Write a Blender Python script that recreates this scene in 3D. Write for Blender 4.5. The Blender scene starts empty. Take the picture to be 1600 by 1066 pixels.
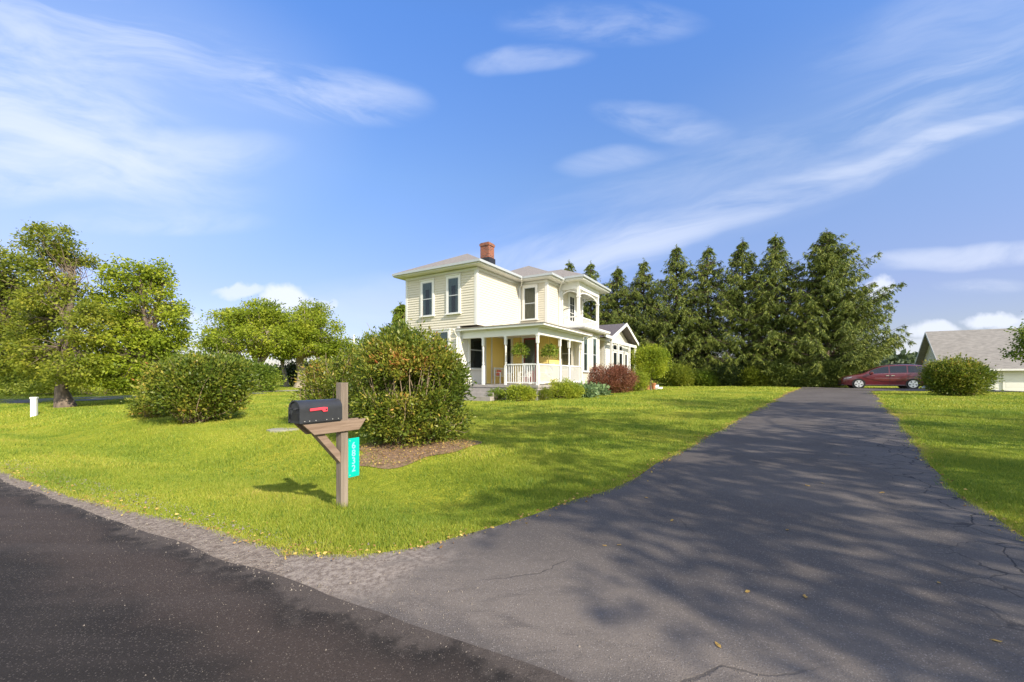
import bpy, math, random
import numpy as np
from mathutils import Vector, Matrix
sc = bpy.context.scene
C = sc.collection
R = math.radians
# ------------------------------------------------------------------ camera, light, sky
cam = bpy.data.cameras.new('camera'); camo = bpy.data.objects.new('camera', cam); C.objects.link(camo)
cam.sensor_width = 36; cam.lens = 650/1600*36
camo.location = (0, 0, 1.6); camo.rotation_euler = (R(90), 0, 0)
cam.shift_y = 57/1600; cam.clip_end = 6000; cam.clip_start = .05
sc.camera = camo
sc.render.resolution_x = 1024; sc.render.resolution_y = 682
SUN_EL = R(32); SH = Vector((.663, -.748)).normalized()
TO_SUN = Vector((SH.x*math.cos(SUN_EL), SH.y*math.cos(SUN_EL), math.sin(SUN_EL)))
sl = bpy.data.lights.new('sun', 'SUN'); slo = bpy.data.objects.new('sun', sl); C.objects.link(slo)
sl.energy = 3.6; sl.angle = R(.55); sl.color = (1, .89, .72)
slo.rotation_euler = TO_SUN.to_track_quat('Z', 'Y').to_euler(); slo.location = (20, -20, 30)
sc.view_settings.view_transform = 'Standard'; sc.view_settings.look = 'None'
sc.view_settings.exposure = 1.02; sc.view_settings.gamma = 1

W = bpy.data.worlds.new('World'); sc.world = W; W.use_nodes = True
def build_world():
    nt = W.node_tree; N = nt.nodes; L = nt.links; N.clear()
    def nd(t, **k):
        n = N.new(t)
        for a, b in k.items(): setattr(n, a, b)
        return n
    def put(sock, v):
        if hasattr(v, 'is_linked') or hasattr(v, 'links'): L.new(v, sock)
        else: sock.default_value = v
    def m(op, a, b=0.0, c=None, clamp=False):
        n = nd('ShaderNodeMath', operation=op); n.use_clamp = clamp
        put(n.inputs[0], a); put(n.inputs[1], b)
        if c is not None: put(n.inputs[2], c)
        return n.outputs[0]
    sky = nd('ShaderNodeTexSky', sky_type='NISHITA'); sky.sun_disc = False
    sky.sun_elevation = SUN_EL; sky.sun_rotation = math.atan2(SH.x, SH.y)
    sky.air_density = 1.0; sky.dust_density = .4; sky.ozone_density = 3.0
    hs = nd('ShaderNodeHueSaturation'); hs.inputs['Saturation'].default_value = 1.06; hs.inputs['Hue'].default_value = .505
    hs.inputs['Value'].default_value = 1.0
    tn = nd('ShaderNodeMix', data_type='RGBA', blend_type='MULTIPLY'); tn.inputs[0].default_value = 1; 
    tz = nd('ShaderNodeTexCoord'); sz = nd('ShaderNodeSeparateXYZ'); L.new(tz.outputs['Generated'], sz.inputs[0])
    rp = nd('ShaderNodeValToRGB'); e = rp.color_ramp.elements; e.new(.5); e.new(.5)
    for el, (ps, c) in zip(e, SKYTINT): el.position = ps; el.color = (*c, 1)
    L.new(sz.outputs[2], rp.inputs[0]); L.new(rp.outputs[0], tn.inputs[7])
    L.new(sky.outputs[0], tn.inputs[6]); L.new(tn.outputs[2], hs.inputs['Color'])
    tc = nd('ShaderNodeTexCoord'); sp = nd('ShaderNodeSeparateXYZ'); L.new(tc.outputs['Generated'], sp.inputs[0])
    x, y, z = sp.outputs
    yy = m('MAXIMUM', y, .05)
    a = m('DIVIDE', x, yy); b = m('DIVIDE', z, yy)
    # mild warp so that no outline is a clean ellipse
    cb = nd('ShaderNodeCombineXYZ'); L.new(a, cb.inputs[0]); L.new(b, cb.inputs[1])
    nw = nd('ShaderNodeTexNoise'); nw.inputs['Scale'].default_value = 2.3; nw.inputs['Detail'].default_value = 3
    L.new(cb.outputs[0], nw.inputs['Vector'])
    ws = nd('ShaderNodeSeparateXYZ'); L.new(nw.outputs['Color'], ws.inputs[0])
    a2 = m('ADD', a, m('MULTIPLY', m('SUBTRACT', ws.outputs[0], .5), .11))
    b2 = m('ADD', b, m('MULTIPLY', m('SUBTRACT', ws.outputs[1], .5), .09))
    def streak(ang, sx, sy, detail, seed, lo, hi):
        ca, sa = math.cos(ang), math.sin(ang)
        u = m('ADD', m('MULTIPLY', a2, ca), m('MULTIPLY', b2, sa))
        v = m('SUBTRACT', m('MULTIPLY', b2, ca), m('MULTIPLY', a2, sa))
        c = nd('ShaderNodeCombineXYZ'); L.new(m('MULTIPLY', u, sx), c.inputs[0]); L.new(m('MULTIPLY', v, sy), c.inputs[1]); c.inputs[2].default_value = seed
        n = nd('ShaderNodeTexNoise'); n.inputs['Scale'].default_value = 1; n.inputs['Detail'].default_value = detail; n.inputs['Roughness'].default_value = .60
        n.inputs['Distortion'].default_value = .5
        L.new(c.outputs[0], n.inputs['Vector'])
        mr = nd('ShaderNodeMapRange', interpolation_type='SMOOTHSTEP'); mr.inputs[1].default_value = lo; mr.inputs[2].default_value = hi
        L.new(n.outputs['Fac'], mr.inputs[0]); return mr.outputs[0]
    def blob(px, py, rx, ry, ang, aa=None, bb=None, inner=0.0):
        aa = a2 if aa is None else aa; bb = b2 if bb is None else bb
        a0 = (px-800)/650; b0 = (590-py)/650; rx /= 650; ry /= 650; ca, sa = math.cos(R(ang)), math.sin(R(ang))
        da = m('SUBTRACT', aa, a0); db = m('SUBTRACT', bb, b0)
        u = m('DIVIDE', m('ADD', m('MULTIPLY', da, ca), m('MULTIPLY', db, sa)), rx)
        v = m('DIVIDE', m('SUBTRACT', m('MULTIPLY', db, ca), m('MULTIPLY', da, sa)), ry)
        r2 = m('ADD', m('MULTIPLY', u, u), m('MULTIPLY', v, v))
        mr = nd('ShaderNodeMapRange', interpolation_type='SMOOTHSTEP'); mr.inputs[1].default_value = 1; mr.inputs[2].default_value = inner
        L.new(r2, mr.inputs[0]); return mr.outputs[0]
    sD = streak(R(-17), 1.7, 7.5, 6, 3.1, .34, .72)     # streaks falling to the right (left of the sky)
    sU = streak(R(17), 1.5, 8.5, 6, 8.4, .34, .72)      # streaks rising to the right
    sF = streak(R(-4), 3.0, 9.0, 5, 5.2, .30, .70)
    parts = []
    for (px, py, rx, ry, ang, amt, s) in [
        (20, 150, 360, 150, -22, 1.05, sD), (130, 30, 240, 80, -22, .75, sD), (500, 150, 190, 55, -6, .85, sD), (330, 105, 260, 70, -20, .5, sD),
        (120, 262, 360, 62, 4, .95, sF), (250, 345, 200, 26, 0, .4, sF), (60, 215, 420, 90, -15, .6, sD),
        (825, 92, 110, 26, 4, .42, sF), (1030, 190, 125, 36, -12, .42, sF), (950, 252, 95, 28, 8, .30, sF), (940, 35, 180, 42, 0, .3, sF),
        (1180, 320, 560, 34, 19, .62, sU), (1480, 212, 300, 15, 19, .85, sU), (1130, 290, 560, 100, 18, .20, sU), (1500, 140, 300, 60, 18, .45, sU), (1520, 50, 320, 110, 15, .2, sU),
        (1540, 394, 260, 22, 4, .8, sF), (1530, 440, 90, 16, 0, .5, sF), (900, 385, 320, 36, 12, .45, sU), (600, 480, 300, 60, 4, .2, sF)]:
        parts.append(m('MULTIPLY', m('MULTIPLY', blob(px, py, rx, ry, ang), s), amt))
    tot = parts[0]
    for p in parts[1:]: tot = m('ADD', tot, p)
    # thin even veil towards the left and right edges
    tot = m('ADD', tot, m('MULTIPLY', blob(0, 190, 620, 330, 0), .20))
    tot = m('ADD', tot, m('MULTIPLY', blob(1500, 250, 700, 330, 20), .05))
    # cumulus near the horizon
    nc = nd('ShaderNodeTexNoise'); nc.inputs['Scale'].default_value = 11; nc.inputs['Detail'].default_value = 6
    L.new(cb.outputs[0], nc.inputs['Vector'])
    cs = nd('ShaderNodeSeparateXYZ'); L.new(nc.outputs['Color'], cs.inputs[0])
    a3 = m('ADD', a, m('MULTIPLY', m('SUBTRACT', cs.outputs[0], .5), .11)); b3 = m('ADD', b, m('MULTIPLY', m('SUBTRACT', cs.outputs[1], .5), .09))
    cu = []
    for (px, py, rx, ry, amt) in [(372, 455, 44, 15, .7), (440, 470, 52, 30, 1), (498, 474, 34, 17, .7), (298, 497, 30, 13, .5),
                                  (1366, 452, 30, 30, .9), (1462, 515, 42, 22, .9), (1560, 500, 62, 18, .9), (1440, 545, 90, 20, .6), (1600, 512, 50, 22, .7), (1130, 548, 60, 14, .6), (330, 560, 90, 16, .4)]:
        cu.append(m('MULTIPLY', blob(px, py, rx, ry, 0, a3, b3, .25), amt))
    ct = cu[0]
    for p in cu[1:]: ct = m('MAXIMUM', ct, p)
    tot = m('MULTIPLY', m('DIVIDE', tot, m('ADD', tot, .85)), 1.02)
    tot = m('MAXIMUM', tot, m('MULTIPLY', ct, .88), clamp=True)
    front = nd('ShaderNodeMapRange', interpolation_type='SMOOTHSTEP'); front.inputs[1].default_value = .05; front.inputs[2].default_value = .25
    L.new(y, front.inputs[0]); tot = m('MULTIPLY', tot, front.outputs[0])
    mx = nd('ShaderNodeMix', data_type='RGBA'); L.new(tot, mx.inputs[0]); L.new(hs.outputs[0], mx.inputs[6]); mx.inputs[7].default_value = CLOUD
    # unseen sky towards the sun: whitened, with thin cloud added to fill the shade
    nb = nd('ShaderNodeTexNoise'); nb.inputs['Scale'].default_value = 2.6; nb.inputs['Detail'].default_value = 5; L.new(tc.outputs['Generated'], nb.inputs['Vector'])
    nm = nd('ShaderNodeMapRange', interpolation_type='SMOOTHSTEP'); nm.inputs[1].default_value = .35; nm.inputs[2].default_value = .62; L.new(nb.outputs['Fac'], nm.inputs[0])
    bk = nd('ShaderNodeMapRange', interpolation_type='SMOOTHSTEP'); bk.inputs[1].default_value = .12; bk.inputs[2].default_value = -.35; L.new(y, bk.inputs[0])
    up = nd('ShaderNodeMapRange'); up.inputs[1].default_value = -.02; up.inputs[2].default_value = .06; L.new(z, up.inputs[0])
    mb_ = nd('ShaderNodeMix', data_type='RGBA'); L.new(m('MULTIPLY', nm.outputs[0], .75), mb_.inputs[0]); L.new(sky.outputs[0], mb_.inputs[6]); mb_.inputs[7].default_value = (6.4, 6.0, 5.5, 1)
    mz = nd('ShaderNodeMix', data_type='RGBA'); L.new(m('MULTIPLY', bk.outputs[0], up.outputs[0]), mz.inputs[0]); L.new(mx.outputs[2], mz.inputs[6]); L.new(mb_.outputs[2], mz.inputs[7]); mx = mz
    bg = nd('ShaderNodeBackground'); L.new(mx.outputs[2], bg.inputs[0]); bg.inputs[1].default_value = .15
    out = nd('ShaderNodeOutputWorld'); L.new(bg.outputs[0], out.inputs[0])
CLOUD = (3.2, 3.38, 3.8, 1)
SKYTINT = [(0, (.40, .345, .37)), (.17, (.58, .485, .54)), (.42, (.755, .765, .79)), (.65, (.775, .93, 1.10))]
build_world()

# ------------------------------------------------------------------ terrain
RN = np.array([.4613, .8872]); RD = np.array([.8872, -.4613])     # unit normal and direction of the street edge
def dist_road(x, y): return (y - 2.31 + .52*x)/1.1271
def sstep(a, b, v):
    t = np.clip((v-a)/(b-a), 0, 1); return t*t*(3-2*t)
def g(x, y):
    x = np.asarray(x, float); y = np.asarray(y, float)
    d = dist_road(x, y); s = x*RD[0]+y*RD[1]
    dp = np.maximum(d, 0)
    z = .9*(1-np.exp(-dp/20))
    z = z - .33*np.exp(-((d-2.7)/1.2)**2)*sstep(-1.6, -3.6, s)*sstep(.2, 1.2, d)
    z = z - .5*sstep(30, 39, x)*sstep(5, 20, y)
    z = z + .03*np.sin(x*.35+1)*np.sin(y*.41)*sstep(8, 16, d)
    return z
def gz(x, y): return float(g(x, y))
def G(px, py):
    """ground point seen at a photo position (used to measure the lay-out of the kerb lines)"""
    z = .2
    for _ in range(30):
        Y = (1.6-z)*650/(py-590); X = (px-800)/650*Y; z = .5*z+.5*gz(X, Y)
    return (X, Y)
def at(px, py, Y): return Vector(((px-800)/650*Y, Y, 1.6+(590-py)/650*Y))

# ------------------------------------------------------------------ helpers
def tag(o, label=None, cat=None, group=None, kind=None):
    if label: o['label'] = label
    if cat: o['category'] = cat
    if group: o['group'] = group
    if kind: o['kind'] = kind
    return o
def empty(name, loc, rz=0, label=None, cat=None, group=None):
    o = bpy.data.objects.new(name, None); C.objects.link(o); o.location = loc; o.rotation_euler = (0, 0, rz)
    o.empty_display_size = .2
    return tag(o, label, cat, group)
def npmesh(name, V, F, mat, parent=None, tint=None, smooth=False, loc=None):
    """V (n,3), F (m,k) arrays -> one mesh object"""
    me = bpy.data.meshes.new(name); V = np.asarray(V, np.float32); F = np.asarray(F, np.int32)
    m_, k = F.shape
    me.vertices.add(len(V)); me.vertices.foreach_set('co', V.ravel())
    me.loops.add(m_*k); me.loops.foreach_set('vertex_index', F.ravel())
    me.polygons.add(m_); me.polygons.foreach_set('loop_start', np.arange(0, m_*k, k, dtype=np.int32))
    try: me.polygons.foreach_set('loop_total', np.full(m_, k, np.int32))
    except Exception: pass
    if tint is not None:
        at_ = me.attributes.new('tint', 'FLOAT', 'FACE'); at_.data.foreach_set('value', np.asarray(tint, np.float32))
    me.update(calc_edges=True); me.validate()
    if smooth: me.polygons.foreach_set('use_smooth', np.ones(m_, bool))
    me.materials.append(mat)
    o = bpy.data.objects.new(name, me); C.objects.link(o)
    if parent: o.parent = parent
    if loc is not None: o.location = loc
    return o
class MB:
    def __init__(s): s.v = []; s.f = []
    def add(s, vs, fs):
        n = len(s.v); s.v += [tuple(v) for v in vs]; s.f += [[i+n for i in f] for f in fs]; return s
    def box(s, x0, x1, y0, y1, z0, z1, M=None):
        if x0 > x1: x0, x1 = x1, x0
        if y0 > y1: y0, y1 = y1, y0
        vs = [Vector(p) for p in ((x0,y0,z0),(x1,y0,z0),(x1,y1,z0),(x0,y1,z0),(x0,y0,z1),(x1,y0,z1),(x1,y1,z1),(x0,y1,z1))]
        if M: vs = [M @ v for v in vs]
        return s.add(vs, [(0,3,2,1),(4,5,6,7),(0,1,5,4),(1,2,6,5),(2,3,7,6),(3,0,4,7)])
    def quad(s, a, b, c, d): return s.add([a, b, c, d], [(0,1,2,3)])
    def tube(s, pts, rad, n=8, cap=True):
        pts = [Vector(p) for p in pts]; m_ = len(pts)
        if not hasattr(rad, '__len__'): rad = [rad]*m_
        vs = []; fs = []; ref = None
        for i, p in enumerate(pts):
            t = (pts[min(i+1, m_-1)]-pts[max(i-1, 0)]).normalized()
            if ref is None: ref = Vector((1,0,0)) if abs(t.x) < .8 else Vector((0,1,0))
            a = t.cross(ref).normalized(); b = t.cross(a).normalized(); ref = -b if False else ref
            for k in range(n):
                th = 2*math.pi*k/n; vs.append(p+(a*math.cos(th)+b*math.sin(th))*rad[i])
        for i in range(m_-1):
            for k in range(n):
                k2 = (k+1) % n; fs.append((i*n+k, i*n+k2, (i+1)*n+k2, (i+1)*n+k))
        if cap: fs.append(tuple(range(n))); fs.append(tuple(reversed(range((m_-1)*n, m_*n))))
        return s.add(vs, fs)
    def prism(s, poly, d, M=None):
        """poly: 3-D outline, d: offset vector"""
        d = Vector(d); p0 = [Vector(p) for p in poly]; p1 = [p+d for p in p0]; n = len(poly)
        vs = p0+p1
        if M: vs = [M @ v for v in vs]
        return s.add(vs, [tuple(reversed(range(n))), tuple(range(n, 2*n))]+[(i, (i+1) % n, n+(i+1) % n, n+i) for i in range(n)])
    def lathe(s, prof, cx, cy, n=10):
        vs = []; fs = []
        for (r, z) in prof:
            for k in range(n):
                th = 2*math.pi*k/n; vs.append((cx+r*math.cos(th), cy+r*math.sin(th), z))
        for i in range(len(prof)-1):
            for k in range(n):
                k2 = (k+1) % n; fs.append((i*n+k, i*n+k2, (i+1)*n+k2, (i+1)*n+k))
        fs.append(tuple(reversed(range(n)))); fs.append(tuple(range((len(prof)-1)*n, len(prof)*n)))
        return s.add(vs, fs)
    def build(s, name, mat, parent=None, smooth=False, dz=0, bevel=0, label=None):
        me = bpy.data.meshes.new(name)
        me.from_pydata([(a, b, c-dz) for a, b, c in s.v], [], s.f); me.update()
        if smooth: me.polygons.foreach_set('use_smooth', [True]*len(me.polygons))
        me.materials.append(mat)
        o = bpy.data.objects.new(name, me); C.objects.link(o)
        if parent: o.parent = parent
        if bevel:
            b = o.modifiers.new('bevel', 'BEVEL'); b.width = bevel; b.segments = 2; b.limit_method = 'ANGLE'
        if label: o['label'] = label
        return o
def pieces(mb, name, mt, parent, dz=0, **k):
    """one object per connected piece of the builder"""
    par = list(range(len(mb.v)))
    def find(i):
        while par[i] != i: par[i] = par[par[i]]; i = par[i]
        return i
    for f in mb.f:
        for i in f[1:]: par[find(i)] = find(f[0])
    groups = {}
    for f in mb.f: groups.setdefault(find(f[0]), []).append(f)
    out = []
    for fs in groups.values():
        m_ = MB(); used = sorted({i for f in fs for i in f}); mp = {v: n for n, v in enumerate(used)}
        m_.v = [mb.v[i] for i in used]; m_.f = [[mp[i] for i in f] for f in fs]; out.append(m_.build(name, mt, parent, dz=dz, **k))
    return out
def copy_tree(o, parent=None):
    c = o.copy(); C.objects.link(c)
    c.parent = parent
    for ch in list(o.children): copy_tree(ch, c)
    return c

# ------------------------------------------------------------------ materials
def mat(name, col=(.5,.5,.5), rough=.6, spec=.4, metal=0, noise=0, nscale=5, bump=0, bscale=30, col2=None, coords='Object', coat=0, streak=None):
    m_ = bpy.data.materials.new(name); m_.use_nodes = True; nt = m_.node_tree; N = nt.nodes; L = nt.links
    p = N['Principled BSDF']; p.inputs['Base Color'].default_value = (*col, 1); p.inputs['Roughness'].default_value = rough
    p.inputs['Specular IOR Level'].default_value = spec; p.inputs['Metallic'].default_value = metal; p.inputs['Coat Weight'].default_value = coat
    tc = N.new('ShaderNodeTexCoord'); mp = N.new('ShaderNodeMapping'); L.new(tc.outputs[coords], mp.inputs[0])
    if streak: mp.inputs['Scale'].default_value = streak
    if noise or col2:
        n = N.new('ShaderNodeTexNoise'); n.inputs['Scale'].default_value = nscale; n.inputs['Detail'].default_value = 6; n.inputs['Roughness'].default_value = .6
        L.new(mp.outputs[0], n.inputs['Vector'])
        r = N.new('ShaderNodeValToRGB'); r.color_ramp.elements[0].position = .33; r.color_ramp.elements[1].position = .68
        c2 = col2 if col2 else tuple(c*(1-noise) for c in col)
        r.color_ramp.elements[0].color = (*c2, 1); r.color_ramp.elements[1].color = (*col, 1)
        L.new(n.outputs['Fac'], r.inputs[0]); L.new(r.outputs[0], p.inputs['Base Color'])
    if bump:
        n2 = N.new('ShaderNodeTexNoise'); n2.inputs['Scale'].default_value = bscale; n2.inputs['Detail'].default_value = 4
        L.new(mp.outputs[0], n2.inputs['Vector'])
        b = N.new('ShaderNodeBump'); b.inputs['Strength'].default_value = bump; b.inputs['Distance'].default_value = .02
        L.new(n2.outputs['Fac'], b.inputs['Height']); L.new(b.outputs[0], p.inputs['Normal'])
    return m_
def leafmat(name, stops, trans=.35, nscale=.6, namt=.35, rough=.55):
    """stops: list of (pos, colour) picked by the per-leaf attribute plus a slow noise"""
    m_ = bpy.data.materials.new(name); m_.use_nodes = True; nt = m_.node_tree; N = nt.nodes; L = nt.links
    p = N['Principled BSDF']; p.inputs['Roughness'].default_value = rough; p.inputs['Specular IOR Level'].default_value = .3
    a = N.new('ShaderNodeAttribute'); a.attribute_name = 'tint'
    tc = N.new('ShaderNodeTexCoord'); n = N.new('ShaderNodeTexNoise'); n.inputs['Scale'].default_value = nscale; n.inputs['Detail'].default_value = 2
    L.new(tc.outputs['Object'], n.inputs['Vector'])
    s = N.new('ShaderNodeMath'); s.operation = 'MULTIPLY_ADD'; L.new(n.outputs['Fac'], s.inputs[0]); s.inputs[1].default_value = namt*2; s.inputs[2].default_value = -namt
    ad = N.new('ShaderNodeMath'); ad.operation = 'ADD'; ad.use_clamp = True; L.new(a.outputs['Fac'], ad.inputs[0]); L.new(s.outputs[0], ad.inputs[1])
    r = N.new('ShaderNodeValToRGB'); e = r.color_ramp.elements
    while len(e) < len(stops): e.new(.5)
    for el, (ps, c) in zip(e, stops): el.position = ps; el.color = (*c, 1)
    L.new(ad.outputs[0], r.inputs[0]); L.new(r.outputs[0], p.inputs['Base Color'])
    t = N.new('ShaderNodeBsdfTranslucent'); L.new(r.outputs[0], t.inputs[0])
    mx = N.new('ShaderNodeMixShader'); mx.inputs[0].default_value = trans
    L.new(p.outputs[0], mx.inputs[1]); L.new(t.outputs[0], mx.inputs[2]); L.new(mx.outputs[0], N['Material Output'].inputs[0])
    return m_
M = {}
M['white'] = mat('white_paint', (.75, .75, .73), .5, noise=.06, nscale=3)
M['white_trim'] = mat('white_trim', (.70, .70, .68), .5, noise=.08, nscale=2)
M['gutter'] = mat('gutter', (.38, .41, .43), .35, .5)  # white gutters greyed to carry the shade of the left eaves
M['siding'] = mat('cream_siding', (.63, .59, .49), .55, noise=.05, nscale=1.5)
M['siding_shaded'] = mat('cream_siding_shaded', (.86, .66, .22), .55, noise=.05, nscale=1.5)  # the cream siding again, deepened to yellow to carry the porch shade
M['shingle'] = mat('roof_shingle', (.30, .27, .245), .9, .2, col2=(.19, .175, .165), nscale=9, bump=.4, bscale=20)
M['shingle_dark'] = mat('roof_shingle_dark', (.15, .13, .135), .9, .2, col2=(.09, .08, .085), nscale=9, bump=.4)
M['dark'] = mat('dark_interior', (.018, .022, .026), .7)
M['curtain'] = mat('curtain', (.16, .21, .21), .8, noise=.3, nscale=6, streak=(8, 8, .3))
M['curtain_tan'] = mat('curtain_tan', (.27, .24, .16), .8, noise=.4, nscale=6, streak=(8, 8, .3))
M['stone'] = mat('foundation_stone', (.34, .33, .32), .9, noise=.4, nscale=5, bump=.5)
M['deck'] = mat('deck_paint', (.36, .33, .31), .7, noise=.25, nscale=4)
M['door'] = mat('door_red', (.22, .035, .03), .5)
M['terracotta'] = mat('terracotta', (.45, .19, .10), .8, noise=.2)
M['red_cushion'] = mat('red_cushion', (.62, .16, .10), .9)
M['black_metal'] = mat('black_metal', (.02, .02, .022), .4)
M['bark'] = mat('bark', (.21, .165, .125), .9, .2, col2=(.09, .07, .055), nscale=6, bump=.8, bscale=14, streak=(1, 1, .25))
M['bark_pale'] = mat('bark_pale', (.40, .35, .28), .9, .2, col2=(.20, .165, .13), nscale=6, bump=.8, bscale=14, streak=(1, 1, .25))
M['bark_dark'] = mat('bark_dark', (.16, .12, .09), .9, .2, col2=(.07, .055, .045), nscale=6, bump=.6)
M['twig'] = mat('twig', (.36, .27, .19), .9, .2, noise=.4, nscale=5)
def glassmat():
    m_ = bpy.data.materials.new('window_glass'); m_.use_nodes = True; nt = m_.node_tree; N = nt.nodes; L = nt.links
    N.remove(N['Principled BSDF'])
    gl = N.new('ShaderNodeBsdfGlossy'); gl.inputs['Roughness'].default_value = .03; gl.inputs['Color'].default_value = (.6, .65, .7, 1)
    tr = N.new('ShaderNodeBsdfTransparent'); tr.inputs[0].default_value = (.75, .8, .8, 1)
    fr = N.new('ShaderNodeFresnel'); fr.inputs[0].default_value = 1.5
    s = N.new('ShaderNodeMath'); s.operation = 'MULTIPLY_ADD'; s.inputs[1].default_value = .8; s.inputs[2].default_value = .015; s.use_clamp = True
    L.new(fr.outputs[0], s.inputs[0])
    tc = N.new('ShaderNodeTexCoord'); n = N.new('ShaderNodeTexNoise'); n.inputs['Scale'].default_value = 1.3; L.new(tc.outputs['Object'], n.inputs['Vector'])
    b = N.new('ShaderNodeBump'); b.inputs['Strength'].default_value = .15; b.inputs['Distance'].default_value = .05; L.new(n.outputs['Fac'], b.inputs['Height']); L.new(b.outputs[0], gl.inputs['Normal'])
    mx = N.new('ShaderNodeMixShader'); L.new(s.outputs[0], mx.inputs[0]); L.new(tr.outputs[0], mx.inputs[1]); L.new(gl.outputs[0], mx.inputs[2])
    L.new(mx.outputs[0], N['Material Output'].inputs[0]); return m_
M['glass'] = glassmat()
def brickmat():
    m_ = bpy.data.materials.new('chimney_brick'); m_.use_nodes = True; nt = m_.node_tree; N = nt.nodes; L = nt.links; p = N['Principled BSDF']
    tc = N.new('ShaderNodeTexCoord'); mp = N.new('ShaderNodeMapping'); mp.inputs['Rotation'].default_value = (R(90), 0, R(0)); L.new(tc.outputs['Object'], mp.inputs[0])
    sp = N.new('ShaderNodeSeparateXYZ'); L.new(tc.outputs['Object'], sp.inputs[0]); ad = N.new('ShaderNodeMath'); L.new(sp.outputs[0], ad.inputs[0]); L.new(sp.outputs[1], ad.inputs[1])
    cb = N.new('ShaderNodeCombineXYZ'); L.new(ad.outputs[0], cb.inputs[0]); L.new(sp.outputs[2], cb.inputs[1])
    b = N.new('ShaderNodeTexBrick'); b.inputs['Scale'].default_value = 1; b.inputs['Brick Width'].default_value = .22; b.inputs['Row Height'].default_value = .078; b.inputs['Mortar Size'].default_value = .012
    b.inputs['Color1'].default_value = (.30, .075, .035, 1); b.inputs['Color2'].default_value = (.13, .035, .022, 1); b.inputs['Mortar'].default_value = (.22, .15, .11, 1)
    L.new(cb.outputs[0], b.inputs['Vector']); L.new(b.outputs['Color'], p.inputs['Base Color']); p.inputs['Roughness'].default_value = .9; return m_
M['brick'] = brickmat()

def groundmat():
    m_ = bpy.data.materials.new('lawn_ground'); m_.use_nodes = True; nt = m_.node_tree; N = nt.nodes; L = nt.links; p = N['Principled BSDF']
    p.inputs['Roughness'].default_value = .9; p.inputs['Specular IOR Level'].default_value = .1
    tc = N.new('ShaderNodeTexCoord')
    def noise(s, d, scl=None, dist=0):
        mp = N.new('ShaderNodeMapping'); L.new(tc.outputs['Object'], mp.inputs[0])
        if scl: mp.inputs['Scale'].default_value = scl
        n = N.new('ShaderNodeTexNoise'); n.inputs['Scale'].default_value = s; n.inputs['Detail'].default_value = d; n.inputs['Distortion'].default_value = dist
        L.new(mp.outputs[0], n.inputs['Vector']); return n.outputs['Fac']
    def ramp(v, stops):
        r = N.new('ShaderNodeValToRGB'); e = r.color_ramp.elements
        while len(e) < len(stops): e.new(.5)
        for el, (ps, c) in zip(e, stops): el.position = ps; el.color = (*c, 1)
        L.new(v, r.inputs[0]); return r.outputs[0]
    def mix(f, a, b, t='MIX'):
        x = N.new('ShaderNodeMix'); x.data_type = 'RGBA'; x.blend_type = t
        if hasattr(f, 'links'): L.new(f, x.inputs[0])
        else: x.inputs[0].default_value = f
        L.new(a, x.inputs[6]); L.new(b, x.inputs[7]); return x.outputs[2]
    big = ramp(noise(.35, 4, None, .6), [(.3, (.165, .235, .025)), (.5, (.28, .325, .03)), (.72, (.46, .39, .06))])
    fine = ramp(noise(9, 5), [(.3, (.16, .21, .02)), (.6, (.38, .37, .04))])
    c = mix(.5, big, fine)
    tiny = ramp(noise(60, 3), [(.32, (.55, .55, .45)), (.62, (1.15, 1.15, 1.1))])
    c = mix(1, c, tiny, 'MULTIPLY')
    L.new(c, p.inputs['Base Color'])
    b = N.new('ShaderNodeBump'); b.inputs['Strength'].default_value = .8; b.inputs['Distance'].default_value = .05
    L.new(noise(28, 5), b.inputs['Height']); L.new(b.outputs[0], p.inputs['Normal'])
    return m_
M['lawn'] = groundmat()
GRASS = [(0, (.09, .18, .022)), (.35, (.215, .295, .032)), (.7, (.38, .42, .05)), (.88, (.52, .47, .08)), (1, (.52, .40, .14))]
M['grass'] = leafmat('grass_blade', GRASS, .35, .45, .34, .5)

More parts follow.
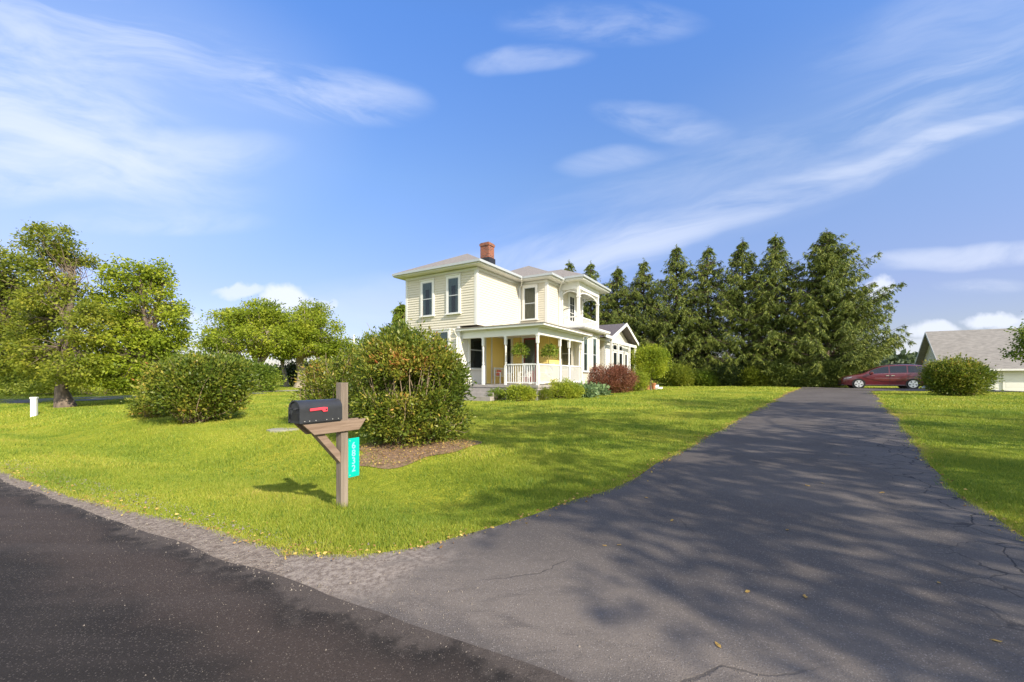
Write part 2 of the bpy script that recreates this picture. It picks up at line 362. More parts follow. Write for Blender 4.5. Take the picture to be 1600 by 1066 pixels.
def paving(name, base, base2, speck, speck_amt, kind):
    m_ = bpy.data.materials.new(name); m_.use_nodes = True; nt = m_.node_tree; N = nt.nodes; L = nt.links; p = N['Principled BSDF']
    p.inputs['Roughness'].default_value = .85; p.inputs['Specular IOR Level'].default_value = .25
    tc = N.new('ShaderNodeTexCoord')
    def mp(rot=0, scl=(1, 1, 1)):
        a = N.new('ShaderNodeMapping'); a.inputs['Rotation'].default_value = (0, 0, rot); a.inputs['Scale'].default_value = scl; L.new(tc.outputs['Object'], a.inputs[0]); return a.outputs[0]
    def noise(s, d, v=None, dist=0, rough=.55):
        n = N.new('ShaderNodeTexNoise'); n.inputs['Scale'].default_value = s; n.inputs['Detail'].default_value = d; n.inputs['Distortion'].default_value = dist; n.inputs['Roughness'].default_value = rough
        L.new(v if v else mp(), n.inputs['Vector']); return n.outputs['Fac']
    def mr(v, a, b, c=0, d=1):
        x = N.new('ShaderNodeMapRange'); x.interpolation_type = 'SMOOTHSTEP'
        for i, q in zip((1, 2, 3, 4), (a, b, c, d)): x.inputs[i].default_value = q
        L.new(v, x.inputs[0]); return x.outputs[0]
    def mth(op, a, b):
        x = N.new('ShaderNodeMath'); x.operation = op
        for i, q in enumerate((a, b)):
            if hasattr(q, 'links'): L.new(q, x.inputs[i])
            else: x.inputs[i].default_value = q
        return x.outputs[0]
    def mix(f, a, b, t='MIX'):
        x = N.new('ShaderNodeMix'); x.data_type = 'RGBA'; x.blend_type = t
        for i, q in ((0, f), (6, a), (7, b)):
            if hasattr(q, 'links'): L.new(q, x.inputs[i])
            else: x.inputs[i].default_value = q if i == 0 else (*q, 1)
        return x.outputs[2]
    c = mix(mr(noise(.7, 5, None, .5), .35, .65), base, base2)
    # distance from the street edge, for wear that follows the street
    sp = N.new('ShaderNodeSeparateXYZ'); L.new(tc.outputs['Object'], sp.inputs[0])
    d = mth('DIVIDE', mth('ADD', mth('SUBTRACT', sp.outputs[1], 2.31), mth('MULTIPLY', sp.outputs[0], .52)), 1.1271)
    dn = mth('ADD', d, mth('MULTIPLY', mth('SUBTRACT', noise(1.2, 6, None, .4), .5), 1.1))
    if kind == 'drive':
        # pale worn apron beside the street, darker sealed surface further up
        c = mix(mth('MULTIPLY', mth('MULTIPLY', mr(dn, 1.7, .25), mr(noise(3.5, 7, mp(R(-27), (.6, 2.0, 1)), .6, .65), .22, .55)), .85), c, (.235, .20, .17))
        c = mix(mth('MULTIPLY', mr(dn, .32, .05), .6), c, (.05, .048, .05))
        c = mix(mth('MULTIPLY', mr(dn, 5.5, 1.5), .45), c, (.112, .098, .089))
        ss = mth('SUBTRACT', mth('MULTIPLY', sp.outputs[0], .8872), mth('MULTIPLY', sp.outputs[1], .4613))
        sh_ = mix(mr(noise(22, 6, None, 0, .7), .36, .64), (.15, .12, .10), (.31, .265, .225))
        c = mix(mr(mth('ADD', ss, mth('MULTIPLY', mth('SUBTRACT', noise(2.5, 6, None, .5), .5), 1.6)), -1.9, -2.7), c, sh_)
    if kind == 'street':
        c = mix(mth('MULTIPLY', mth('MULTIPLY', mr(dn, -.95, -.55), mr(dn, -.1, -.4)), .7), c, (.062, .046, .038))
        c = mix(mth('MULTIPLY', mr(mth('ADD', dn, mth('MULTIPLY', mth('SUBTRACT', noise(9, 5), .5), .5)), -.22, .03), .45), c, (.15, .122, .104))
        w = noise(1.1, 3, mp(R(-27.5), (.12, 1.6, 1)), .2)
        c = mix(mth('MULTIPLY', mr(w, .5, .7), .35), c, (.075, .062, .056))
    # aggregate: many tiny pale stones
    v = N.new('ShaderNodeTexVoronoi'); v.inputs['Scale'].default_value = 95; L.new(mp(), v.inputs['Vector'])
    vs = N.new('ShaderNodeSeparateColor'); L.new(v.outputs['Color'], vs.inputs[0])
    c = mix(mth('MULTIPLY', mth('MULTIPLY', mr(vs.outputs[0], .55, .95), mr(v.outputs['Distance'], .45, .25)), speck_amt), c, speck)
    v2 = N.new('ShaderNodeTexVoronoi'); v2.inputs['Scale'].default_value = 60; L.new(mp(), v2.inputs['Vector'])
    vs2 = N.new('ShaderNodeSeparateColor'); L.new(v2.outputs['Color'], vs2.inputs[0])
    c = mix(mth('MULTIPLY', mth('MULTIPLY', mr(vs2.outputs[1], .93, .96), mr(v2.outputs['Distance'], .34, .22)), speck_amt*.6), c, speck)
    c = mix(mth('MULTIPLY', mr(noise(140, 3), .5, .7), .45), c, tuple(q*.35 for q in base))
    cracks = None
    if kind == 'drive':
        nz = N.new('ShaderNodeTexNoise'); nz.inputs['Scale'].default_value = 1.6; nz.inputs['Detail'].default_value = 5; L.new(mp(), nz.inputs['Vector'])
        vm = N.new('ShaderNodeVectorMath'); vm.operation = 'MULTIPLY_ADD'; L.new(nz.outputs['Color'], vm.inputs[0]); vm.inputs[1].default_value = (.55, .55, 0); L.new(mp(), vm.inputs[2])
        def crack(s, wdt, jx=1, jy=1):
            q = N.new('ShaderNodeMapping'); q.inputs['Rotation'].default_value = (0, 0, R(-59)); q.inputs['Scale'].default_value = (jx, jy, 1); L.new(vm.outputs[0], q.inputs[0])
            x = N.new('ShaderNodeTexVoronoi'); x.feature = 'DISTANCE_TO_EDGE'; x.inputs['Scale'].default_value = s; L.new(q.outputs[0], x.inputs['Vector']); return mr(x.outputs['Distance'], wdt, wdt*.25)
        # cross-drive coordinate: position across the drive, right-hand edge is cracked like crocodile skin
        acr = mth('SUBTRACT', mth('MULTIPLY', sp.outputs[0], .857), mth('MULTIPLY', sp.outputs[1], .515))
        rz_ = mth('MULTIPLY', mr(mth('ADD', acr, mth('MULTIPLY', noise(.6, 3), 1.6)), 1.75, 2.7), mr(d, 16, 9))
        k1 = mth('MULTIPLY', crack(2.6, .026), mth('MULTIPLY', rz_, .85))
        k2 = mth('MULTIPLY', crack(.42, .0032, .5, 1), mth('MULTIPLY', mr(noise(.5, 2), .46, .6), .5))
        cracks = mth('MAXIMUM', k1, k2)
        c = mix(mth('MULTIPLY', mr(rz_, .1, .9), .30), c, (.135, .125, .12))
        c = mix(cracks, c, (.018, .018, .02))
    L.new(c, p.inputs['Base Color'])
    b = N.new('ShaderNodeBump'); b.inputs['Strength'].default_value = .55; b.inputs['Distance'].default_value = .008
    h = noise(110, 4); L.new(mth('SUBTRACT', h, cracks) if cracks else h, b.inputs['Height']); L.new(b.outputs[0], p.inputs['Normal'])
    return m_
M['drive'] = paving('driveway_asphalt', (.108, .095, .086), (.080, .070, .064), (.34, .31, .29), .5, 'drive')
M['street'] = paving('street_asphalt', (.024, .020, .0172), (.017, .0145, .013), (.22, .19, .165), .4, 'street')
M['sideroad'] = mat('side_road_asphalt', (.19, .18, .175), .9, .2, noise=.2, nscale=2)
M['lane'] = mat('gravel_lane', (.34, .33, .26), .95, .1, noise=.2, nscale=3)
M['shoulder'] = mat('shoulder_grit', (.33, .28, .235), .95, .1, col2=(.15, .12, .10), nscale=22, bump=1, bscale=60)
M['mulch'] = mat('mulch', (.30, .20, .13), .95, .1, col2=(.13, .085, .055), nscale=14, bump=1, bscale=25)

# ------------------------------------------------------------------ ground sheet
def axis(breaks):
    out = []
    for (a, b, st) in breaks:
        n = max(1, int(round((b-a)/st))); out += list(np.linspace(a, b, n, endpoint=False))
    return np.array(out+[breaks[-1][1]])
xs = axis([(-3000, -400, 650), (-400, -80, 40), (-80, -30, 5), (-30, -12, 1), (-12, 14, .2), (14, 40, 1), (40, 90, 5), (90, 400, 40), (400, 3000, 650)])
ys = axis([(-3000, -300, 600), (-300, -40, 40), (-40, -4, 4), (-4, 0, 1), (0, 16, .2), (16, 45, 1), (45, 100, 5), (100, 400, 40), (400, 3000, 650)])
XX, YY = np.meshgrid(xs, ys); ZZ = g(XX, YY)
ZZ = np.where(dist_road(XX, YY) < -.3, -.03, ZZ)
nx, ny = len(xs), len(ys); idx = np.arange(nx*ny).reshape(ny, nx)
F = np.stack([idx[:-1, :-1], idx[:-1, 1:], idx[1:, 1:], idx[1:, :-1]], -1).reshape(-1, 4)
tag(npmesh('lawn', np.stack([XX.ravel(), YY.ravel(), ZZ.ravel()], 1), F, M['lawn'], smooth=True), kind='structure')

def resample(poly, n):
    p = np.array(poly, float); seg = np.hypot(*(p[1:]-p[:-1]).T); t = np.r_[0, np.cumsum(seg)]; tt = np.linspace(0, t[-1], n)
    return np.stack([np.interp(tt, t, p[:, 0]), np.interp(tt, t, p[:, 1])], 1)
def smoothpoly(p, it=3):
    p = p.copy()
    for _ in range(it): p[1:-1] = .25*p[:-2]+.5*p[1:-1]+.25*p[2:]
    return p
def loft(name, A, B, m_, mt, off, zf=None, kind='structure'):
    n = len(A); t = np.linspace(0, 1, m_)[None, :, None]
    P = A[:, None, :]*(1-t)+B[:, None, :]*t; z = (zf or g)(P[..., 0], P[..., 1])+off
    V = np.concatenate([P, z[..., None]], -1).reshape(-1, 3); idx = np.arange(n*m_).reshape(n, m_)
    F = np.stack([idx[:-1, :-1], idx[:-1, 1:], idx[1:, 1:], idx[1:, :-1]], -1).reshape(-1, 4)
    o = npmesh(name, V, F, mt, smooth=True)
    # make sure it faces up
    me = o.data
    if me.polygons[0].normal.z < 0: me.flip_normals()
    return tag(o, kind=kind)
# grass edge on the street side (measured), then up the left side of the driveway
edgeL = [G(*p) for p in [(-500, 662), (-250, 690), (0, 735), (100, 770), (200, 798), (330, 828), (400, 848), (450, 862)]]
edge2 = [G(*p) for p in [(450, 862), (500, 870), (560, 873), (620, 870), (700, 850), (760, 832), (850, 805), (950, 770), (1050, 715), (1150, 660), (1200, 632)]]+[(16.6, 25.0), (22.3, 32.0)]
edgeR = [(7.6, -1.2), (6.6, -.6), (5.6, .35), (4.75, 1.6), G(1600, 855), G(1500, 780), G(1440, 700), G(1400, 655), G(1376, 628), (23.2, 26.9)]
rng0 = np.random.default_rng(4)
eL = smoothpoly(resample(edge2, 90), 2); eR = smoothpoly(resample(edgeR, 90), 2)
for e in (eL, eR): e += np.stack([np.convolve(rng0.normal(0, .06, len(e)), [.25, .5, .25], 'same') for _ in range(2)], 1)
# close the apron down to the street edge: row along street then up
drive_left = np.vstack([resample([(-1.75, 3.20), tuple(eL[0])], 6)[:-1], eL]); drive_right = np.vstack([resample([(7.9, -1.82), tuple(eR[0])], 6)[:-1], eR])
dwo = loft('driveway', drive_left, drive_right, 26, M['drive'], .022)
for r_ in range(6): dwo.data.vertices[r_*26].co.z -= .009
# parking pad across the end of the driveway
pA = resample([(22.3, 32.0), (23.2, 26.9)], 8); pB = resample([(52, 20.5), (47, 15.0)], 8)
padL = resample([(22.29, 31.97), (24, 34.6), (52, 20.5)], 40); padR = resample([(23.2, 26.93), (47, 15.0)], 40)
loft('parking_pad', padL, padR, 12, M['drive'], .030)
# apron and shoulder sheet under everything by the street
def edge_pt(s, d):
    return (RD[0]*s + RN[0]*(d+2.0494), RD[1]*s + RN[1]*(d+2.0494))
sh_out = smoothpoly(resample(edgeL+[edge2[1], edge2[2]], 80), 2); sh_out += rng0.normal(0, .02, sh_out.shape)
def on_edge(p, dd):
    s = p[0]*RD[0]+p[1]*RD[1]; return edge_pt(s, dd)
sh_in = np.array([on_edge(p, -.1) for p in sh_out])
loft('road_shoulder', sh_out, sh_in, 8, M['shoulder'], .012)
stA = np.array([edge_pt(s, 0) for s in np.concatenate([np.linspace(-400, -30, 30), np.linspace(-29, 29, 240), np.linspace(30, 400, 30)])])
w_ = rng0.normal(0, .014, len(stA)); w_ = np.convolve(w_, [.25, .5, .25], 'same'); stA += w_[:, None]*RN*2
stB = np.array([on_edge(p, -6.2) for p in stA])
loft('street', stA, stB, 10, M['street'], .031, zf=lambda x, y: np.zeros_like(x))
# side road and lane far left
srA = resample([(-70, 20.0), (-40, 21.6), (-26.5, 21.9), (-22, 24.0), (-17, 29)], 40); srB = resample([(-70, 24), (-40, 25.6), (-29, 25.6), (-24.8, 27.8), (-21, 31.5)], 40)
loft('side_road', srA, srB, 8, M['sideroad'], .03)
lnA = resample([(-24, 28.2), (-19, 30.4), (-14, 32.6), (-9, 34.4)], 30); lnB = resample([(-25, 29.4), (-20, 31.9), (-14.5, 34.2), (-9.5, 36)], 30)
loft('gravel_lane', lnA, lnB, 5, M['lane'], .035)
# mulch under the big bush
th = np.linspace(0, 2*np.pi, 60, endpoint=False); rr = 1+.12*np.sin(3*th+1)+.07*np.sin(7*th)
mc = np.array((-2.05, 8.6)); rings = []
for k in np.linspace(.02, 1, 10):
    rings.append(np.stack([mc[0]+1.22*k*rr*np.cos(th), mc[1]+1.0*k*rr*np.sin(th)], 1))
RG = np.array(rings); Vm = np.concatenate([RG, (g(RG[..., 0], RG[..., 1])+.014)[..., None]], -1).reshape(-1, 3)
ii = np.arange(600).reshape(10, 60); Fm = np.stack([ii[:-1], np.roll(ii[:-1], -1, 1), np.roll(ii[1:], -1, 1), ii[1:]], -1).reshape(-1, 4)
mo = npmesh('mulch_bed', Vm, Fm, M['mulch'], smooth=True); tag(mo, kind='structure')
if mo.data.polygons[0].normal.z < 0: mo.data.flip_normals()

# ------------------------------------------------------------------ house
HC = Vector((-1.777, 21.0, 0)); HZ = .55; HA = math.atan2(.857, .515)
HU = Vector((.515, .857)); HV = Vector((-.857, .515))
def hw(x, y): return (HC.x+HU.x*x+HV.x*y, HC.y+HU.y*x+HV.y*y)
house = empty('farmhouse', (HC.x, HC.y, HZ), HA, 'pale yellow two storey clapboard farmhouse with white trim, wraparound porch and brick chimney', 'house')
def hb(mb, name, mt, parent=house, **k): return mb.build(name, mt, parent, dz=HZ, **k)
def siding(mb, p0, p1, n, z0, z1, rise=.13, lean=.029):
    """saw-tooth clapboards between p0 and p1 (x, y), n = outward normal"""
    lean = lean*.85 if abs(n[1]) > .5 else lean
    z = z0; n = Vector((*n, 0)); a = Vector((*p0, 0)); b = Vector((*p1, 0))
    while z < z1-.001:
        zt = min(z+rise, z1); lo = n*lean; hi = n*.003
        A = a+lo+Vector((0,0,z)); B = b+lo+Vector((0,0,z)); Cc = b+hi+Vector((0,0,zt)); D = a+hi+Vector((0,0,zt))
        mb.quad(A, B, Cc, D)
        E = a+Vector((0,0,z)); Fq = b+Vector((0,0,z)); mb.quad(E, Fq, B, A)
        z = zt
NX = (-1, 0); NY = (0, -1)
def wallpart(mt, boxes, sid, label=None, rise=.13, lean=.029):
    w = MB()
    for b in boxes: w.box(*b)
    for a in sid: siding(w, *a[:5], *(a[5:] or (rise, lean)))
    hb(w, 'wall', mt, label=label)
cm = M['siding']; ym = M['siding_shaded']
wallpart(cm, [(0, 9.9, 0, 4.9, 4.27, 7.19)], [((0, 4.9), (0, 0), NX, 4.27, 7.06), ((0, 0), (4.26, 0), NY, 4.27, 7.06)])
wallpart(cm, [(.002, 9.8, 1.1, 3.97, 1.24, 4.265)], [((.002, 3.97), (.002, 1.1), NX, 1.24, 4.265)])
wallpart(cm, [(4.26, 9.6, -1.85, -.01, 4.2, 7.185)], [((4.26, 0), (4.26, -1.85), NX, 4.27, 7.06), ((4.26, -1.85), (9.6, -1.85), NY, 4.27, 7.06)])
wallpart(cm, [(5.93, 9.61, -3.05, -1.86, 1.24, 4.5)], [((5.93, -1.85), (5.93, -3.05), NX, 1.24, 4.3), ((5.93, -3.05), (9.6, -3.05), NY, 1.24, 4.3)])
yl = 'clapboard wall inside the porch, its shade coloured in as deep yellow'
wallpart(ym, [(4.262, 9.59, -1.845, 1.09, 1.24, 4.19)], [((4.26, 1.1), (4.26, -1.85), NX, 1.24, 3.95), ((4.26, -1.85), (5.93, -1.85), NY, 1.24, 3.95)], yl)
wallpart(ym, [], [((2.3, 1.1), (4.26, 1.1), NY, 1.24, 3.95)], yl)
wallpart(ym, [(9.62, 12.0, -1.2, 2, .6, 4.3)], [((9.61, -1.2), (12.0, -1.2), NY, 1.0, 4.2)], 'wall of the recessed link, its shade coloured in as deep yellow')
wallpart(M['white_trim'], [], [((0, 1.1), (2.3, 1.1), NY, 1.24, 3.95, .6, .006)], 'panelled porch wall, coloured white where the sun strikes it')  # same wall face as the yellow stretch, whitened for the sun on it
wallpart(M['white_trim'], [(12.0, 18.6, -2.6, 2.2, .6, 4.38)], [((12.0, -2.6), (18.6, -2.6), NY, .7, 4.3), ((12.0, 0), (12.0, -2.6), NX, .7, 4.3)], 'white wall of the rear wing')
fd = MB(); fd.box(.05, 9.85, 1.12, 3.95, -.3, 1.239); fd.box(4.3, 9.55, -3.0, 1.13, -.3, 1.238); fd.box(9.62, 18.5, -2.55, 2, -.3, .59)
pieces(fd, 'foundation', M['stone'], house, HZ)
# trim
tr = MB()
def vboard(x, y, z0, z1, w=.13, t=.028):   # corner board on an outer corner: -x face and -y face
    tr.box(x-t, x-.0005, y-t, y+w, z0, z1); tr.box(x, x+w, y-t, y-.0005, z0, z1)
vboard(0, 0, 4.27, 7.05); vboard(4.26, -1.85, 4.27, 7.05); vboard(5.93, -3.05, 1.26, 4.48); vboard(0, 1.1, 1.26, 4.26); vboard(12.0, -2.6, .7, 4.3, .2)
tr.box(-.03, -.001, 4.78, 4.93, 4.27, 7.05); tr.box(-.028, .0, 3.85, 3.99, 1.26, 4.265); tr.box(4.10, 4.232, -.03, -.001, 4.27, 7.05); tr.box(4.23, 4.259, -.16, -.03, 4.27, 7.05)
tr.box(9.45, 9.63, -3.08, -3.051, 1.26, 4.48)
tr.box(2.24, 2.36, 1.04, 1.099, 1.26, 3.94); tr.box(2.9, 3.0, 1.05, 1.098, 1.26, 3.94)
# frieze boards
tr.box(-.035, -.002, -.035, 4.93, 7.052, 7.188); tr.box(0, 4.23, -.037, -.003, 7.054, 7.189)
tr.box(4.225, 4.258, -1.88, -.05, 7.056, 7.184); tr.box(4.26, 5.9, -1.884, -1.852, 7.055, 7.183)
tr.box(-.04, -.001, 3.99, 4.93, 4.18, 4.268)
pieces(tr, 'trim_board', M['white_trim'], house, HZ)

def hiproof(x0, x1, y0, y1, ze, zr, axis_, hipA=True, hipB=False, name='roof', mt=None, over=.05, soff=.19):
    """hip roof over the eave rectangle, ridge along axis_; fascia slab, gutter and shingled slopes"""
    r = MB(); X0, X1, Y0, Y1 = x0-over, x1+over, y0-over, y1+over; z = ze
    if axis_ == 'x':
        h = (y1-y0)/2; ym = (y0+y1)/2; xa = x0+h if hipA else X0; xb = x1-h if hipB else X1
        A, B, Cc, D = (X0, Y0, z), (X1, Y0, z), (X1, Y1, z), (X0, Y1, z); P, Q = (xa, ym, zr), (xb, ym, zr)
        r.add([A, B, Cc, D, P, Q], [(0, 1, 5, 4), (2, 3, 4, 5), (3, 0, 4), (1, 2, 5), (3, 2, 1, 0)])
    else:
        h = (x1-x0)/2; xm = (x0+x1)/2; ya = y0+h if hipA else Y0; yb = y1-h if hipB else Y1
        A, B, Cc, D = (X0, Y0, z), (X1, Y0, z), (X1, Y1, z), (X0, Y1, z); P, Q = (xm, ya, zr), (xm, yb, zr)
        r.add([A, B, Cc, D, P, Q], [(0, 1, 4), (1, 2, 5, 4), (2, 3, 5), (3, 0, 4, 5), (3, 2, 1, 0)])
    ro = hb(r, name, mt or M['shingle'])
    s = MB(); s.box(x0, x1, y0, y1, z-soff, z-.012)
    return ro, s
e1, s1 = hiproof(-.5, 10.1, -.5, 5.4, 7.40, 8.86, 'x', True, True)
chim = MB(); chim.box(2.42, 2.98, .92, 1.5, 7.6, 9.3); chim.box(2.38, 3.02, .88, 1.54, 9.12, 9.24)
hb(chim, 'chimney', M['brick'], parent=e1)
cc = MB(); cc.box(2.46, 2.94, .96, 1.46, 9.3, 9.36); ch = hb(cc, 'chimney_flashing', M['black_metal'], parent=e1); 
fl = MB(); fl.box(2.38, 3.02, .86, 1.56, 7.7, 8.42); fl.v = fl.v; hb(fl, 'flashing', M['black_metal'], parent=e1)
bpy.data.objects.remove(ch)
e2, s2 = hiproof(3.76, 10.103, -2.35, 4.0, 7.404, 8.95, 'y', True, True)
e3, s3 = hiproof(5.43, 10.3, -3.55, .5, 7.50, 8.66, 'y', True, False, soff=.22)
sf = MB()
for s in (s1, s2, s3): sf.add(s.v, s.f)
# shift the three slabs apart by a few mm
sf.v = [(a, b, c-(.0 if i < 8 else .004 if i < 16 else .0)) for i, (a, b, c) in enumerate(sf.v)]
pieces(sf, 'fascia', M['white'], house, HZ)
gt = MB()
def gutter(x0, y0, x1, y1, z, w=.11, h=.12):
    gt.box(min(x0, x1)-(w if x0 == x1 else 0), max(x0, x1)+0, min(y0, y1)-(w if y0 == y1 else 0), max(y0, y1), z-h, z)
gutter(-.5, -.5, -.5, 5.4, 7.385); gutter(-.5-.11, -.5, 3.6, -.5, 7.386); gutter(3.76, -2.35, 3.76, -.62, 7.39); gutter(3.65, -2.35, 5.3, -2.35, 7.391)
gutter(5.43, -3.55, 5.43, -2.4, 7.49); gutter(5.32, -3.55, 10.3, -3.55, 7.491)
pieces(gt, 'gutter', M['gutter'], house, HZ)

def window(x, y, n, wdt, z0, z1, curtain=None, parent=house, mid=.5, trim=.13, sash=True, back='dark', full=False):
    """double-hung window centred at (x, y) on a wall with outward normal n"""
    nn = Vector((*n, 0)); t = Vector((-n[1], n[0], 0)); c = Vector((x, y, 0))
    Mx = Matrix(((-t.x, nn.x, 0, c.x), (-t.y, nn.y, 0, c.y), (0, 0, 1, 0), (0, 0, 0, 1)))
    h = wdt/2
    f = MB(); T = .075
    f.box(-h-trim, -h, .0, T, z0-.02, z1+trim, Mx); f.box(h, h+trim, .0, T, z0-.02, z1+trim, Mx); f.box(-h, h, .0, T, z1, z1+trim, Mx)
    f.box(-h-trim-.03, h+trim+.03, .0, T+.05, z1+trim, z1+trim+.035, Mx)
    s_ = MB(); s_.box(-h-trim-.05, h+trim+.05, 0, T+.07, z0-.08, z0-.02, Mx); 
    fr = f.build('window', M['white'], parent, dz=HZ)
    s_.build('sill', M['white'], fr, dz=HZ)
    b = MB(); b.box(-h, h, .030, .034, z0-.02, z1, Mx); b.build('dark_room', M[back], fr, dz=HZ)
    if curtain:
        cu = MB(); k = 16
        def cur(a0, a1, zz0, zz1):
            P = []
            for i in range(k+1):
                u = a0+(a1-a0)*i/k; P.append((u, .043+.006*math.sin(i*1.9)))
            for i in range(k): cu.add([Mx @ Vector((P[i][0], P[i][1], zz0)), Mx @ Vector((P[i+1][0], P[i+1][1], zz0)), Mx @ Vector((P[i+1][0], P[i+1][1], zz1)), Mx @ Vector((P[i][0], P[i][1], zz1))], [(0,1,2,3)])
        if full: cur(-h, h, z0, z1)
        else:
            cur(-h, -h+wdt*.30, z0, z1); cur(h-wdt*.30, h, z0, z1); cur(-h, h, z1-(z1-z0)*.22, z1)
        cu.build('curtain', M[curtain], fr, dz=HZ)
    p = MB(); p.quad(*[Mx @ Vector(q_) for q_ in ((-h, .054, z0-.02), (-h, .054, z1), (h, .054, z1), (h, .054, z0-.02))]); p.build('pane', M['glass'], fr, dz=HZ)
    if sash:
        q = MB(); zm = z0+(z1-z0)*mid; q.box(-h, h, .050, .066, zm-.025, zm+.025, Mx)
        for a in (-h, h-.03): q.box(a, a+.03, .050, .064, z0-.02, z1, Mx)
        q.box(-h+.03, h-.03, .050, .063, z0-.02, z0+.03, Mx); q.box(-h+.03, h-.03, .050, .063, z1-.035, z1, Mx)
        q.build('sash', M['gutter'], fr, dz=HZ)
    return fr
o_ = .002
window(-.0, 3.27, NX, .70, 4.97, 6.76, 'curtain'); window(0, 1.47, NX, .68, 4.97, 6.80, 'curtain')
window(0, 2.39, NX, 1.12, 2.0, 4.0, 'curtain', sash=False)
window(1.4, 1.1, NY, 1.1, 2.1, 3.9, None, mid=.55)
window(4.26, -.76, NX, .72, 5.0, 6.83, 'curtain_tan', full=True)
window(5.93, -2.33, NX, .62, 2.1, 3.95, 'curtain_tan', full=True)
window(7.0, -3.05, NY, .62, 2.0, 4.1, 'curtain'); window(8.6, -3.05, NY, .62, 2.0, 4.1, 'curtain')
window(14.4, -2.6, NY, .8, 1.9, 3.5, None, sash=False); window(15.9, -2.6, NY, .8, 1.9, 3.5, None, sash=False); window(17.4, -2.6, NY, .6, 1.9, 3.5, None, sash=False)
window(14.4, -2.6, NY, .7, 3.75, 4.1, None, trim=.08, sash=False); window(15.9, -2.6, NY, .7, 3.75, 4.1, None, trim=.08, sash=False)
window(4.26, .66, NX, .26, 1.9, 3.9, None, sash=False)
window(10.4, -1.2, NY, .45, 1.5, 3.0, None, sash=False)
# balcony door with six lights, in the upper wall
def panel_door(x, y, n, wdt, z0, z1, body, lower, up_cur, zsplit, lights=None):
    nn = Vector((*n, 0)); t = Vector((-n[1], n[0], 0)); c = Vector((x, y, 0))
    Mx = Matrix(((-t.x, nn.x, 0, c.x), (-t.y, nn.y, 0, c.y), (0, 0, 1, 0), (0, 0, 0, 1))); h = wdt/2
    d = MB(); d.box(-h, h, .034, .05, z0, z1, Mx); dr = d.build('door', M[lower], house, dz=HZ)
    f = MB(); f.box(-h-.11, -h, .0, .06, z0, z1+.11, Mx); f.box(h, h+.11, 0, .06, z0, z1+.11, Mx); f.box(-h, h, 0, .06, z1, z1+.11, Mx); f.build('door_frame', M['white'], dr, dz=HZ)
    b = MB(); b.box(-h+.08, h-.08, .05, .054, zsplit, z1-.1, Mx); b.build('curtain', M[up_cur], dr, dz=HZ)
    p = MB(); p.quad(*[Mx @ Vector(q_) for q_ in ((-h+.08, .058, zsplit), (-h+.08, .058, z1-.1), (h-.08, .058, z1-.1), (h-.08, .058, zsplit))]); p.build('pane', M['glass'], dr, dz=HZ)
    if lights:
        q = MB(); a, bq = lights
        for i in range(a+1): u = -h+.08+(wdt-.16)*i/a; q.box(u-.012, u+.012, .054, .068, zsplit, z1-.1, Mx)
        for i in range(bq+1): zz = zsplit+(z1-.1-zsplit)*i/bq; q.box(-h+.08, h-.08, .054, .067, zz-.014, zz+.014, Mx)
        q.build('glazing_bar', M[lower], dr, dz=HZ)
    k = MB(); k.box(h-.10, h-.06, .05, .10, z0+.95, z0+1.0, Mx); k.build('handle', M['black_metal'], dr, dz=HZ)
    return dr
panel_door(4.26, -.76, NX, .84, 1.26, 3.9, 'door', 'door', 'curtain_tan', 2.0)
panel_door(7.75, -1.85, NY, .85, 4.68, 6.85, 'white', 'white', 'dark', 5.2, (2, 3))

# lower porch
pd = MB(); pd.box(.1, 5.93, -3.42, 1.08, 1.12, 1.24); pd.box(.14, 5.92, -3.38, 1.05, 1.0, 1.118); hb(pd, 'deck', M['deck'])
sk = MB(); sk.box(.2, 5.92, -3.3, 1.1, .0, .99); hb(sk, 'deck_skirt', M['stone'])
st = MB(); st.box(-.28, .098, -1.35, .55, .0, 1.06); st.box(-.62, -.285, -1.4, .6, .0, .88); st.box(-.96, -.625, -1.45, .65, -.1, .70); hb(st, 'steps', M['deck'])
pc = MB(); pc.box(.0, 6.0, -3.7, 1.09, 3.965, 3.985); hb(pc, 'porch_ceiling', M['white'])
bm_ = MB(); bm_.box(.18, .34, -3.4, 1.09, 3.62, 3.96); bm_.box(.345, 5.92, -3.4, -3.24, 3.621, 3.961); pieces(bm_, 'beam', M['white'], house, HZ)
# low porch roof
pr = MB(); o1 = (-.2, -3.9); X1 = 6.15
A, B, Cc = (-.2, 1.2, 4.13), (-.2, -3.9, 4.13), (X1, -3.9, 4.13); D, E, Fq = (2.3, 1.2, 4.44), (2.3, -1.4, 4.44), (X1, -1.4, 4.44)
pr.add([A, B, Cc, D, E, Fq, (X1, 1.2, 4.44)], [(0, 1, 4, 3), (1, 2, 5, 4), (3, 4, 5, 6)]); pr.v = pr.v
pr.add([(-.2, 1.2, 4.09), (-.2, -3.9, 4.09), (X1, -3.9, 4.09), (X1, 1.2, 4.09)], [(3, 2, 1, 0)])
pr.add([A, (-.2, 1.2, 4.09), (X1, 1.2, 4.09), (X1, 1.2, 4.44), D], [(0, 1, 2, 3, 4)]); pr.add([A, B, (-.2, -3.9, 4.09), (-.2, 1.2, 4.09)], [(3, 2, 1, 0)])
pr.add([B, Cc, (X1, -3.9, 4.09), (-.2, -3.9, 4.09)], [(3, 2, 1, 0)]); pr.add([Cc, (X1, -3.9, 4.09), (X1, -1.4, 4.09), Fq], [(3, 2, 1, 0)])
hb(pr, 'roof', M['shingle'], label='low pitched porch roof')
pf = MB(); pf.box(-.14, 6.1, -3.84, 1.17, 3.99, 4.085); pf.box(-.165, -.141, -3.86, 1.19, 4.0, 4.10); pf.box(-.14, 6.12, -3.865, -3.841, 4.001, 4.101); hb(pf, 'fascia', M['white'])
